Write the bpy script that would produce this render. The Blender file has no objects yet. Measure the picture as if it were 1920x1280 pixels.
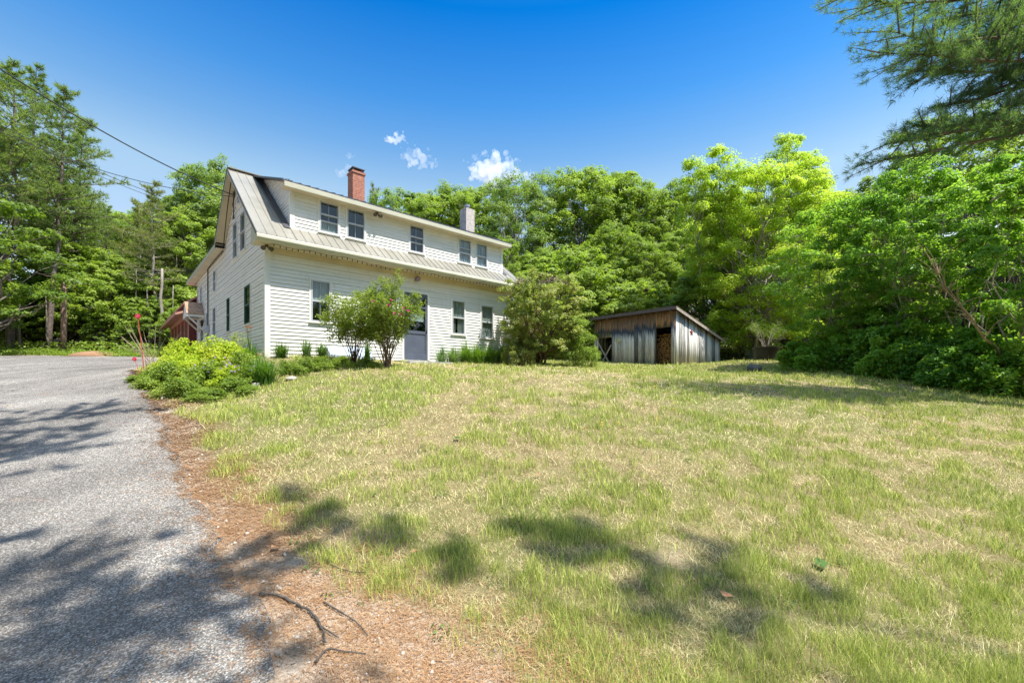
import bpy, math, random
import numpy as np
from mathutils import Vector, Matrix, Euler

# ------------------------------------------------------------------ camera, sky, sun, exposure
SC = bpy.context.scene
COL = SC.collection
EYE = 1.6
F, CX, HY = 820.0, 960.0, 709.0          # focal length, centre and horizon measured on the 1920 px photograph
cam = bpy.data.cameras.new('camera')
cam.sensor_width = 36; cam.lens = F/1920*36; cam.shift_y = (HY-640)/1920
cam.clip_start = 0.05; cam.clip_end = 12000
camo = bpy.data.objects.new('camera', cam); COL.objects.link(camo)
camo.location = (0, 0, EYE); camo.rotation_euler = (math.radians(90), 0, 0)
SC.camera = camo

SUNV = Vector((.394, -.236, .91)).normalized()
sun = bpy.data.lights.new('sun', 'SUN'); sun.energy = 2.5; sun.angle = math.radians(.53); sun.color = (1, .955, .88)
suno = bpy.data.objects.new('sun', sun); COL.objects.link(suno)
suno.rotation_euler = SUNV.to_track_quat('Z', 'Y').to_euler()
suno.location = (10, -10, 40)
W = bpy.data.worlds.new('World'); SC.world = W; W.use_nodes = True
wn = W.node_tree; wn.nodes.clear()
sky = wn.nodes.new('ShaderNodeTexSky'); sky.sky_type = 'NISHITA'; sky.sun_disc = False
sky.sun_elevation = math.asin(SUNV.z); sky.sun_rotation = math.atan2(SUNV.x, SUNV.y)
sky.altitude = 300; sky.air_density = 1.1; sky.dust_density = .6; sky.ozone_density = 2.2
bg = wn.nodes.new('ShaderNodeBackground'); bg.inputs[1].default_value = .15
wo = wn.nodes.new('ShaderNodeOutputWorld')
# sky tint by height above the horizon: pale near it, deep blue at mid height, brightened and warmed overhead, out of view, as added fill light
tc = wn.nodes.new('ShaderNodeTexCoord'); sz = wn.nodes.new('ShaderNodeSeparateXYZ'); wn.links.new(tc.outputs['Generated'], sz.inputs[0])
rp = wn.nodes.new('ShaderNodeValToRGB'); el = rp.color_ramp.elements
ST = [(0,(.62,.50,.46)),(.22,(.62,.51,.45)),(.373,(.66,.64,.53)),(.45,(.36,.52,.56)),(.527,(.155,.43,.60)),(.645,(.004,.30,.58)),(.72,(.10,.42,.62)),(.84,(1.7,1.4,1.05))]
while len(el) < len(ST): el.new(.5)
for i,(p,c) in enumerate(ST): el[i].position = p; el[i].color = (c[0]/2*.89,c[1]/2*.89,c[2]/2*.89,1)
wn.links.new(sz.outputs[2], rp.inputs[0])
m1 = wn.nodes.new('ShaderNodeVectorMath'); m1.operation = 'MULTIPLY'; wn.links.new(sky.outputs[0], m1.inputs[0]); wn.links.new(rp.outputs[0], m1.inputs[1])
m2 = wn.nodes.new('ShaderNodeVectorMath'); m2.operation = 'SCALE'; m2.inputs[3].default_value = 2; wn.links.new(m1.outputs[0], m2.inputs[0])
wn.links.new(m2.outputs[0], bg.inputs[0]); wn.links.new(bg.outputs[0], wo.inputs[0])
SC.view_settings.view_transform = 'Standard'; SC.view_settings.look = 'None'
SC.view_settings.gamma = 1; SC.view_settings.exposure = 1.68
SC.render.engine = 'CYCLES'
cy = SC.cycles
cy.max_bounces = 8; cy.diffuse_bounces = 4; cy.glossy_bounces = 3; cy.transmission_bounces = 4
cy.transparent_max_bounces = 8; cy.volume_bounces = 8; cy.use_denoising = True; cy.denoiser = 'OPENIMAGEDENOISE'; cy.denoising_input_passes = 'RGB_ALBEDO_NORMAL'; cy.denoising_prefilter = 'NONE'
cy.sample_clamp_indirect = 8

# ------------------------------------------------------------------ helpers
rng = np.random.default_rng(7)
random.seed(7)

def tag(o, label=None, cat=None, group=None, kind=None):
    if label: o['label'] = label
    if cat: o['category'] = cat
    if group: o['group'] = group
    if kind: o['kind'] = kind
    return o

def empty(name, loc=(0,0,0), rz=0, label=None, cat=None, group=None, parent=None):
    o = bpy.data.objects.new(name, None); COL.objects.link(o)
    o.location = loc; o.rotation_euler = (0,0,rz); o.empty_display_size = .3
    if parent: o.parent = parent
    return tag(o, label, cat, group)

class MB:
    """collects faces, builds ONE mesh object"""
    def __init__(s): s.v = []; s.f = []; s.n = 0
    def add(s, vs, fs):
        b = s.n; s.v.extend([tuple(p) for p in vs]); s.n += len(vs)
        s.f.extend([tuple(i+b for i in f) for f in fs]); return s
    def box(s, a, b):
        x0,y0,z0 = a; x1,y1,z1 = b
        if x0>x1: x0,x1=x1,x0
        if y0>y1: y0,y1=y1,y0
        if z0>z1: z0,z1=z1,z0
        return s.add([(x0,y0,z0),(x1,y0,z0),(x1,y1,z0),(x0,y1,z0),(x0,y0,z1),(x1,y0,z1),(x1,y1,z1),(x0,y1,z1)],
          [(0,3,2,1),(4,5,6,7),(0,1,5,4),(1,2,6,5),(2,3,7,6),(3,0,4,7)])
    def beam(s, p, q, w, h, up=(0,0,1)):
        p=Vector(p); q=Vector(q); d=(q-p).normalized(); up=Vector(up)
        if abs(d.dot(up))>.98: up=Vector((1,0,0))
        x=d.cross(up).normalized()*(w/2); y=x.cross(d).normalized()*(h/2)
        vs=[p-x-y,p+x-y,p+x+y,p-x+y,q-x-y,q+x-y,q+x+y,q-x+y]
        return s.add(vs,[(3,2,1,0),(4,5,6,7),(0,1,5,4),(1,2,6,5),(2,3,7,6),(3,0,4,7)])
    def prism(s, poly, d0, d1, axis):
        """poly of 2D points extruded along axis ('x' or 'y') from d0 to d1"""
        n=len(poly)
        f=(lambda p,d:(d,p[0],p[1])) if axis=='x' else ((lambda p,d:(p[0],d,p[1])) if axis=='y' else (lambda p,d:(p[0],p[1],d)))
        vs=[f(p,d0) for p in poly]+[f(p,d1) for p in poly]
        fs=[tuple(range(n))[::-1],tuple(range(n,2*n))]+[(i,(i+1)%n,n+(i+1)%n,n+i) for i in range(n)]
        return s.add(vs,fs)
    def tube(s, pts, rads, n=8, caps=True):
        pts=[Vector(p) for p in pts]; m=len(pts); vs=[]; ref=Vector((.3,.2,.9))
        for i,p in enumerate(pts):
            d=(pts[min(i+1,m-1)]-pts[max(i-1,0)])
            if d.length<1e-9: d=Vector((0,0,1))
            d.normalize()
            a=d.cross(ref)
            if a.length<.1: a=d.cross(Vector((1,0,0)))
            a.normalize(); b=d.cross(a)
            r=rads[i] if hasattr(rads,'__len__') else rads
            for k in range(n):
                t=2*math.pi*k/n; vs.append(p+(a*math.cos(t)+b*math.sin(t))*r)
        fs=[(i*n+k,i*n+(k+1)%n,(i+1)*n+(k+1)%n,(i+1)*n+k) for i in range(m-1) for k in range(n)]
        if caps: fs+= [tuple(range(n))[::-1], tuple(range((m-1)*n,m*n))]
        return s.add(vs,fs)
    def lathe(s, prof, n=20, c=(0,0,0)):
        vs=[(c[0]+r*math.cos(2*math.pi*k/n),c[1]+r*math.sin(2*math.pi*k/n),c[2]+z) for r,z in prof for k in range(n)]
        m=len(prof)
        fs=[(i*n+k,i*n+(k+1)%n,(i+1)*n+(k+1)%n,(i+1)*n+k) for i in range(m-1) for k in range(n)]
        fs+=[tuple(range(n))[::-1],tuple(range((m-1)*n,m*n))]
        return s.add(vs,fs)
    def build(s, name, mat, parent=None, smooth=False, bevel=0):
        me=bpy.data.meshes.new(name); me.from_pydata(s.v,[],s.f); me.validate(); me.update()
        o=bpy.data.objects.new(name,me); COL.objects.link(o)
        if mat: me.materials.append(mat)
        if smooth: me.shade_smooth()
        if parent: o.parent=parent
        if bevel:
            m=o.modifiers.new('bevel','BEVEL'); m.width=bevel; m.segments=2; m.limit_method='ANGLE'
        return o

def npmesh(name, V, FV, nper, mat, parent=None, tint=None, smooth=False):
    """numpy mesh: V (n,3) verts, FV flat face indices with nper verts per face"""
    me=bpy.data.meshes.new(name); V=np.asarray(V,dtype=np.float32); FV=np.asarray(FV,dtype=np.int32).ravel()
    nf=len(FV)//nper
    me.vertices.add(len(V)); me.vertices.foreach_set('co',V.ravel())
    me.loops.add(len(FV)); me.loops.foreach_set('vertex_index',FV)
    me.polygons.add(nf); me.polygons.foreach_set('loop_start',np.arange(0,nf*nper,nper,dtype=np.int32))
    me.polygons.foreach_set('loop_total',np.full(nf,nper,dtype=np.int32))
    if smooth: me.polygons.foreach_set('use_smooth',np.ones(nf,dtype=bool))
    if tint is not None:
        a=me.attributes.new('tint','FLOAT','FACE'); a.data.foreach_set('value',np.asarray(tint,dtype=np.float32))
    me.update(calc_edges=True); me.validate()
    if mat: me.materials.append(mat)
    o=bpy.data.objects.new(name,me); COL.objects.link(o)
    if parent: o.parent=parent
    return o

# ------------------------------------------------------------------ node materials
class NT:
    def __init__(s,name):
        s.m=bpy.data.materials.new(name); s.m.use_nodes=True; s.t=s.m.node_tree
        s.b=s.t.nodes['Principled BSDF']; s.o=s.t.nodes['Material Output']
    def n(s,typ,**kw):
        nd=s.t.nodes.new('ShaderNode'+typ)
        for k,v in kw.items():
            if hasattr(nd,k): setattr(nd,k,v)
        return nd
    def l(s,a,b): s.t.links.new(a,b)
    def val(s,nd,**kw):
        for k,v in kw.items(): nd.inputs[k.replace('_',' ')].default_value=v
        return nd
    def coord(s,kind='Object'): return s.n('TexCoord').outputs[kind]
    def scale(s,vec,sc):
        m=s.n('Mapping'); m.inputs['Scale'].default_value=sc; s.l(vec,m.inputs['Vector']); return m.outputs[0]
    def noise(s,vec,scale,detail=4,rough=.55,dist=0):
        n=s.n('TexNoise'); s.l(vec,n.inputs['Vector']); n.inputs['Scale'].default_value=scale
        n.inputs['Detail'].default_value=detail; n.inputs['Roughness'].default_value=rough; n.inputs['Distortion'].default_value=dist
        return n.outputs['Fac']
    def ramp(s,fac,stops,interp='LINEAR'):
        r=s.n('ValToRGB'); r.color_ramp.interpolation=interp; e=r.color_ramp.elements
        while len(e)<len(stops): e.new(.5)
        for i,(p,c) in enumerate(stops):
            e[i].position=p; e[i].color=(c[0],c[1],c[2],1) if hasattr(c,'__len__') else (c,c,c,1)
        s.l(fac,r.inputs[0]); return r.outputs[0]
    def mix(s,fac,a,b,mode='MIX'):
        m=s.n('Mix',data_type='RGBA'); m.blend_type=mode
        for k,v in ((0,fac),(6,a),(7,b)):
            if hasattr(v,'is_linked') or hasattr(v,'links'): s.l(v,m.inputs[k])
            elif hasattr(v,'__len__'): m.inputs[k].default_value=(v[0],v[1],v[2],1)
            else: m.inputs[k].default_value=v if k==0 else (v,v,v,1)
        return m.outputs[2]
    def math(s,op,a,b=0,clamp=False):
        m=s.n('Math'); m.operation=op; m.use_clamp=clamp
        for k,v in ((0,a),(1,b)):
            if hasattr(v,'links'): s.l(v,m.inputs[k])
            else: m.inputs[k].default_value=v
        return m.outputs[0]
    def bump(s,h,strength=.3,dist=.02):
        b=s.n('Bump'); b.inputs['Strength'].default_value=strength; b.inputs['Distance'].default_value=dist
        s.l(h,b.inputs['Height']); s.l(b.outputs[0],s.b.inputs['Normal']); return b
    def fin(s,color=None,rough=.7,metal=0,spec=None):
        if color is not None:
            if hasattr(color,'links'): s.l(color,s.b.inputs['Base Color'])
            else: s.b.inputs['Base Color'].default_value=(*color,1)
        s.b.inputs['Roughness'].default_value=rough; s.b.inputs['Metallic'].default_value=metal
        if spec is not None: s.b.inputs['Specular IOR Level'].default_value=spec
        return s.m

def plain(name,c,rough=.6,metal=0,var=.12,scale=6,bump=.15):
    t=NT(name); co=t.coord()
    n=t.noise(co,scale,5)
    n2=t.noise(co,scale*7,3)
    d=tuple(x*(1-var) for x in c); u=tuple(min(1,x*(1+var)) for x in c)
    col=t.ramp(n,[(.3,d),(.7,u)])
    t.bump(n2,bump,.01)
    return t.fin(col,rough,metal)

def foliage(name, stops, trans=.35, rough=.5, patch=.35, pscale=.5):
    """leaf material: colour by a per-leaf tint attribute and a slow noise, with light passing through the leaf"""
    t=NT(name)
    a=t.n('Attribute'); a.attribute_name='tint'; a.attribute_type='GEOMETRY'
    nz=t.noise(t.coord(),pscale,2)
    f=t.math('ADD',a.outputs['Fac'],t.math('MULTIPLY',t.math('SUBTRACT',nz,.5),patch),True)
    oi=t.n('ObjectInfo'); f=t.math('ADD',f,t.math('MULTIPLY',t.math('SUBTRACT',oi.outputs['Random'],.5),.30),True)
    n=len(stops); col=t.ramp(f,[(i/(n-1),c) for i,c in enumerate(stops)])
    t.fin(col,rough,0,.35)
    tr=t.n('BsdfTranslucent'); 
    tc=t.mix(.5,col,(.30,.46,.03)); 
    sc=t.mix(1.0,tc,(1.35,1.35,1.0),'MULTIPLY'); t.l(sc,tr.inputs[0])
    mx=t.n('MixShader'); mx.inputs[0].default_value=trans
    t.l(t.b.outputs[0],mx.inputs[1]); t.l(tr.outputs[0],mx.inputs[2]); t.l(mx.outputs[0],t.o.inputs[0])
    return t.m

def tinted(name, stops, rough=.8, trans=0):
    t=NT(name); a=t.n('Attribute'); a.attribute_name='tint'; a.attribute_type='GEOMETRY'
    n=len(stops); col=t.ramp(a.outputs['Fac'],[(i/(n-1),c) for i,c in enumerate(stops)])
    t.fin(col,rough,0,.2)
    if trans:
        tr=t.n('BsdfTranslucent'); t.l(col,tr.inputs[0])
        mx=t.n('MixShader'); mx.inputs[0].default_value=trans
        t.l(t.b.outputs[0],mx.inputs[1]); t.l(tr.outputs[0],mx.inputs[2]); t.l(mx.outputs[0],t.o.inputs[0])
    return t.m

M={}
EXP=.1016     # clapboard exposure
# house
def m_siding():
    t=NT('painted clapboard'); co=t.coord()
    n=t.noise(t.scale(co,(.6,.6,6)),1.5,6,.65); n2=t.noise(co,28,4); n3=t.noise(t.scale(co,(1,1,.25)),3.2,5,.7)
    c=t.ramp(n,[(.25,(.74,.73,.69)),(.6,(.83,.825,.795))])
    c=t.mix(t.math('MULTIPLY',t.ramp(n3,[(.52,0),(.75,1)]),.35),c,(.58,.56,.46))
    c=t.mix(t.math('MULTIPLY',t.ramp(n2,[(.66,0),(.72,1)]),.3),c,(.42,.38,.30))
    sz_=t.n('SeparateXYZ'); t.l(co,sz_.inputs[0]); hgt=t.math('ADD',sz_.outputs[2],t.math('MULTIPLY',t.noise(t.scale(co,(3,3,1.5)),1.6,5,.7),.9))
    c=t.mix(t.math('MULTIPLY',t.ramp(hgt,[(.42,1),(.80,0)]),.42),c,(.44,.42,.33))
    jt=t.n('TexBrick'); cm=t.n('CombineXYZ'); t.l(t.math('ADD',sz_.outputs[0],sz_.outputs[1]),cm.inputs[0]); t.l(sz_.outputs[2],cm.inputs[1]); t.l(cm.outputs[0],jt.inputs['Vector'])
    jt.inputs['Scale'].default_value=1; jt.inputs['Brick Width'].default_value=2.9; jt.inputs['Row Height'].default_value=EXP*2; jt.inputs['Mortar Size'].default_value=.0035; jt.inputs['Mortar Smooth'].default_value=0; jt.offset=.37
    jt.inputs['Color1'].default_value=(1,1,1,1); jt.inputs['Color2'].default_value=(.93,.92,.90,1); jt.inputs['Mortar'].default_value=(.6,.58,.52,1); c=t.mix(.75,c,jt.outputs['Color'],'MULTIPLY')
    t.bump(t.noise(t.scale(co,(1,1,14)),9,4),.25,.006)
    return t.fin(c,.55)
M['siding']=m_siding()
M['trim']=plain('white trim paint',(.78,.77,.72),.5,0,.06,3)
M['soffit']=plain('cream soffit paint',(.62,.53,.37),.6,0,.1,2)
M['gutter']=plain('aluminium gutter',(.50,.49,.38),.42,0,.08,2)
M['frame']=plain('grey storm window frame',(.50,.51,.54),.45,0,.08,5)
M['dark_frame']=plain('slate blue door paint',(.085,.10,.14),.5,0,.12,3)
M['black']=plain('black plastic',(.009,.009,.010),.5)
M['wire']=plain('black cable',(.02,.02,.022),.6)
M['dark_metal']=plain('dark flashing',(.09,.09,.10),.45,.3)
def m_roof():
    t=NT('pale ribbed metal roofing'); co=t.coord()
    n=t.noise(co,.9,6,.65); n2=t.noise(co,14,4)
    c=t.ramp(n,[(.3,(.225,.215,.18)),(.7,(.35,.335,.285))])
    c=t.mix(t.math('MULTIPLY',t.ramp(n2,[(.62,0),(.75,1)]),.35),c,(.30,.27,.20))
    return t.fin(c,.42,.15)
M['metal_roof']=m_roof()
def m_glass():
    t=NT('window glass'); t.t.nodes.remove(t.b)
    g=t.n('BsdfGlossy'); g.inputs['Roughness'].default_value=.015; g.inputs['Color'].default_value=(.9,.93,.95,1)
    tr=t.n('BsdfTransparent'); tr.inputs[0].default_value=(.82,.86,.85,1)
    fr=t.n('LayerWeight'); fr.inputs[0].default_value=.5
    bp=t.n('Bump'); bp.inputs['Strength'].default_value=.08; bp.inputs['Distance'].default_value=.02
    t.l(t.noise(t.coord(),2.2,2),bp.inputs['Height']); t.l(bp.outputs[0],g.inputs['Normal'])
    mx=t.n('MixShader'); t.l(t.math('ADD',t.math('MULTIPLY',t.math('POWER',fr.outputs['Facing'],3.5),.38),.035),mx.inputs[0]); t.l(tr.outputs[0],mx.inputs[1]); t.l(g.outputs[0],mx.inputs[2]); t.l(mx.outputs[0],t.o.inputs[0])
    return t.m
M['glass']=m_glass()
M['room']=plain('dim room wall',(.06,.06,.065),.9)
def m_curtain(nm,c):
    t=NT(nm); co=t.coord(); w=t.noise(t.scale(co,(22,22,1.2)),1,3)
    return t.fin(t.ramp(w,[(.3,tuple(x*.62 for x in c)),(.7,c)]),.9)
M['curtain']=m_curtain('grey lace curtain',(.50,.53,.50)); M['curtain_white']=m_curtain('white curtain',(.62,.66,.72)); M['curtain_dark']=m_curtain('dark curtain',(.10,.105,.11))
def m_brick(nm,c1,c2,mort,sc,bw=.5,rh=.25):
    t=NT(nm); co=t.coord(); mp=t.n('Mapping'); mp.inputs['Rotation'].default_value=(math.radians(90),0,0)
    # box-like projection: add x and y so both faces of the stack get courses
    sep=t.n('SeparateXYZ'); t.l(co,sep.inputs[0]); cmb=t.n('CombineXYZ')
    t.l(t.math('ADD',sep.outputs[0],sep.outputs[1]),cmb.inputs[0]); t.l(sep.outputs[2],cmb.inputs[1])
    b=t.n('TexBrick'); t.l(cmb.outputs[0],b.inputs['Vector']); b.inputs['Scale'].default_value=sc
    b.inputs['Color1'].default_value=(*c1,1); b.inputs['Color2'].default_value=(*c2,1); b.inputs['Mortar'].default_value=(*mort,1)
    b.inputs['Mortar Size'].default_value=.018; b.inputs['Brick Width'].default_value=bw; b.inputs['Row Height'].default_value=rh
    n=t.noise(co,9,5); c=t.mix(.45,b.outputs['Color'],t.ramp(n,[(.3,tuple(x*.55 for x in c1)),(.7,tuple(min(1,x*1.5) for x in c2))]))
    t.bump(b.outputs['Fac'],.5,-.01)
    return t.fin(c,.9)
M['brick']=m_brick('weathered red brick',(.33,.10,.06),(.42,.16,.10),(.42,.36,.30),2.4,.5,.17)
M['block']=m_brick('concrete chimney block',(.46,.41,.38),(.52,.47,.44),(.40,.37,.34),1.6,.75,.35)
M['shingle']=m_brick('brown roof shingle',(.33,.19,.11),(.45,.30,.20),(.16,.10,.07),2.2,.35,.22)
M['red']=plain('oxblood barn paint',(.16,.025,.022),.6,0,.2,4)
M['pink']=plain('faded salmon trim',(.48,.25,.19),.65,0,.15,4)
M['stone']=plain('grey step stone',(.38,.37,.35),.9,0,.3,9,.6)
M['rock']=plain('dark field stone',(.10,.10,.105),.95,0,.6,5,1)
M['pale_rock']=plain('pale field stone',(.42,.39,.35),.95,0,.4,7,1)
M['barkpine']=plain('grey pine bark',(.155,.12,.10),.95,0,.5,7,1)
M['bark']=plain('grey hardwood bark',(.17,.145,.115),.95,0,.45,7,.9)
M['barkpale']=plain('pale bark',(.30,.26,.21),.9,0,.35,8,.8)
M['twig']=plain('brown stem',(.15,.10,.065),.9,0,.3,9,.5)
M['polewood']=plain('old pole wood',(.24,.15,.11),.9,0,.4,3,.6)

# ------------------------------------------------------------------ terrain
def XY(px, Y): return (px-CX)/F*Y
CP=[]
def cpx(px,py,Y): CP.append((XY(px,Y),Y,EYE+(HY-py)/F*Y))
def cpz(X,Y,z): CP.append((X,Y,z))
for X in (-14,-6,0,8,16): cpz(X,-4,-.15)
for X in (-9,-4,0,4,9): cpz(X,1.2,0.0)
for X in (-20,20): cpz(X,1.0,0)
cpz(-6,3.2,.12); cpz(0,3,.06); cpz(5,3,.04)
cpz(-6,5,.55); cpz(-2,5,.47); cpz(2,5,.42); cpz(7,5,.30)
cpx(960,762,8); cpx(620,752,8); cpx(1300,765,8); cpx(1900,800,8); cpx(200,748,8)
cpx(960,708,11); cpx(1300,716,11); cpx(650,700,10.2); cpx(1900,728,12)
cpx(960,687,15); cpx(1150,690,17); cpx(1267,685,20.5); cpx(1350,681,23)
cpx(499,672,11.6); cpx(420,700,10.4); cpx(330,735,9); cpx(760,682,13.4); cpx(960,680,17.5)
cpx(265,702,11); cpx(60,705,11.5); cpx(-200,705,12)
cpx(150,678,17); cpx(300,683,16); cpx(372,684,20)
cpx(100,670,22); cpx(260,672,22); cpx(-200,672,22)
cpx(130,660,27); cpx(0,662,28); cpx(300,664,28)
cpx(1440,676,18.5); cpx(1415,697,16.2); cpx(1500,680,18); cpx(1700,700,14); cpx(1500,703,14)
cpz(-5,17,2.2); cpz(-3,24,2.5); cpz(4,28,3.0); cpz(16,28,3.2); cpz(25,20,2.0); cpz(25,12,1.4)
for X,z in ((-45,5),(-20,4.6),(0,6),(20,6.5),(45,6)): cpz(X,44,z)
for X,z in ((-60,10),(-20,10),(10,12),(50,12)): cpz(X,66,z)
cpz(-45,20,2.8); cpz(45,20,2.2); cpz(-45,0,.5); cpz(45,0,.2)
CP=np.array(CP)
def _phi(r): return np.sqrt(r*r+2.0)
_D=np.hypot(CP[:,None,0]-CP[None,:,0],CP[:,None,1]-CP[None,:,1])
_n=len(CP); _A=np.zeros((_n+3,_n+3)); _A[:_n,:_n]=_phi(_D)-np.eye(_n)*.02
_P=np.c_[np.ones(_n),CP[:,0],CP[:,1]]; _A[:_n,_n:]=_P; _A[_n:,:_n]=_P.T
_w=np.linalg.solve(_A,np.r_[CP[:,2],0,0,0])
def hz(X,Y):
    X=np.clip(np.asarray(X,float),-60,60); Y=np.clip(np.asarray(Y,float),-12,70); sh=X.shape; X=X.ravel(); Y=Y.ravel()
    out=np.empty(len(X))
    for a in range(0,len(X),20000):
        x=X[a:a+20000]; y=Y[a:a+20000]
        r=np.hypot(x[:,None]-CP[None,:,0],y[:,None]-CP[None,:,1])
        out[a:a+20000]=_phi(r)@_w[:_n]+_w[_n]+_w[_n+1]*x+_w[_n+2]*y
    out+= .018*np.sin(X*2.1+Y*.7)*np.sin(Y*1.7-X*.5)+.012*np.sin(X*5.3+1)*np.sin(Y*4.7+2)
    return out.reshape(sh)
def gz(x,y): return float(hz(np.array([x]),np.array([y]))[0])
def hit(px,py):
    """ground point seen at a photo pixel"""
    Y=np.arange(1.5,60,.05); X=(px-CX)/F*Y; z=EYE+(HY-py)/F*Y
    g=hz(X,Y); k=np.where(g>=z)[0]; k=k[0] if len(k) else len(Y)-1
    return Vector((X[k],Y[k],g[k]))

def axis_pts(lo,hi,f0,f1,fine,coarse):
    pts=[f0]; 
    while pts[-1]<f1: pts.append(pts[-1]+fine)
    st=fine; a=pts[-1]
    while a<hi: st=min(st*1.18,coarse); a+=st; pts.append(a)
    st=fine; a=pts[0]; left=[]
    while a>lo: st=min(st*1.18,coarse); a-=st; left.append(a)
    return np.array(left[::-1]+pts)
gx=axis_pts(-3000,3000,-14,14,.16,260); gy=axis_pts(-3000,3000,1,22,.14,260)
GX,GY=np.meshgrid(gx,gy); GZ=hz(GX,GY)
nx,ny=len(gx),len(gy)
idx=np.arange(nx*ny).reshape(ny,nx)
FV=np.stack([idx[:-1,:-1],idx[:-1,1:],idx[1:,1:],idx[1:,:-1]],-1).reshape(-1,4)

# driveway edge (x of right edge as function of Y), measured from the photograph
_edge_px=[(520,1279),(480,1150),(425,1060),(388,980),(350,900),(318,820),(296,770),(268,728),(256,704)]
_e=[hit(a,b) for a,b in _edge_px]
EY=[-8]+[0.8]+[p.y for p in _e]+[12.6,14.5,18,22.6]; EX=[_e[0].x+.35]+[_e[0].x+.25]+[p.x for p in _e]+[-10.9,-12.0,-14.2,-17.5]
_o=np.argsort(EY); EY=np.array(EY)[_o]; EX=np.array(EX)[_o]
def edge_x(Y):
    Y=np.asarray(Y,float); return np.interp(Y,EY,EX)+.05*np.sin(Y*5.1)+.035*np.sin(Y*13.7+1)+.02*np.sin(Y*31)

def m_ground():
    t=NT('lawn soil and dry turf'); g=t.n('NewGeometry').outputs['Position']
    a=t.n('Attribute'); a.attribute_name='bare'; a.attribute_type='GEOMETRY'
    big=t.noise(g,.35,5,.6); mid=t.noise(g,1.7,5,.65); fine=t.noise(g,38,4,.7); mic=t.noise(g,120,3,.7)
    dry=t.ramp(mid,[(.3,(.20,.15,.08)),(.55,(.34,.27,.15)),(.75,(.17,.16,.055))])
    grn=t.ramp(fine,[(.3,(.09,.12,.03)),(.7,(.21,.23,.075))])
    c=t.mix(t.ramp(big,[(.42,.15),(.6,.75)]),dry,grn)
    sand=t.ramp(fine,[(.3,(.40,.30,.21)),(.55,(.58,.47,.36)),(.75,(.70,.62,.52))])
    ndl=t.ramp(fine,[(.3,(.19,.11,.06)),(.7,(.38,.24,.14))])
    bare=t.mix(t.ramp(mid,[(.49,0),(.66,1)]),sand,ndl)
    c=t.mix(a.outputs['Fac'],c,bare)
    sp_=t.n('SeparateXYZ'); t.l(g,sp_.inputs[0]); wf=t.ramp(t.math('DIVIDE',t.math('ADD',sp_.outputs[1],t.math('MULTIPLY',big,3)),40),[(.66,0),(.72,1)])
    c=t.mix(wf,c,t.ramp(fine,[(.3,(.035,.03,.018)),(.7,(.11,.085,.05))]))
    c=t.mix(.6,c,t.ramp(mic,[(.3,.35),(.7,1.25)]),'MULTIPLY')
    t.bump(t.math('ADD',fine,mic),.7,.02)
    return t.fin(c,.95,0,.1)
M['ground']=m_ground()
def ss(x,a,b): 
    u=np.clip((x-a)/(b-a),0,1); return u*u*(3-2*u)
def fbm(x,y,s,seed=0):
    """cheap value noise for placing things"""
    r=np.random.default_rng(seed); tab=r.random((64,64)); out=0; amp=1; tot=0
    for o in range(3):
        c_,s_=math.cos(.6+1.1*o),math.sin(.6+1.1*o); u=(x*c_-y*s_)*s*(2**o)+17.3*o+40; v=(x*s_+y*c_)*s*(2**o)+9.1*o+40
        i=np.floor(u).astype(int); j=np.floor(v).astype(int); fu=u-i; fv=v-j; fu=fu*fu*(3-2*fu); fv=fv*fv*(3-2*fv)
        a=tab[i%64,j%64]; b=tab[(i+1)%64,j%64]; c=tab[i%64,(j+1)%64]; d=tab[(i+1)%64,(j+1)%64]
        out=out+amp*((a*(1-fu)+b*fu)*(1-fv)+(c*(1-fu)+d*fu)*fv); tot+=amp; amp*=.5
    return out/tot
def bareness(X,Y):
    """1 = bare needles and sand next to the drive, 0 = turf"""
    d=X-edge_x(Y); w=np.interp(Y,[-5,2.2,3.2,4.5,6.5,8.5,10.5],[2.8,1.7,.95,.65,.45,.30,.12])
    n=fbm(X,Y,1.3,3)
    b=1-ss(d/np.maximum(w,.05)+ (n-.5)*1.5,.55,1.15)
    far=0
    spots=ss(fbm(X,Y,.9,11),.66,.76)*.75*ss(5.5-Y,0,3)
    return np.clip(np.maximum(np.maximum(b,far),spots),0,1)
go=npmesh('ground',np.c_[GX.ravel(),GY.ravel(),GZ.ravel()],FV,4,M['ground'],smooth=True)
at=go.data.attributes.new('bare','FLOAT','POINT'); at.data.foreach_set('value',bareness(GX,GY).ravel().astype(np.float32))
tag(go,'dry sloping lawn and woodland floor','ground',kind='structure')

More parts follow.
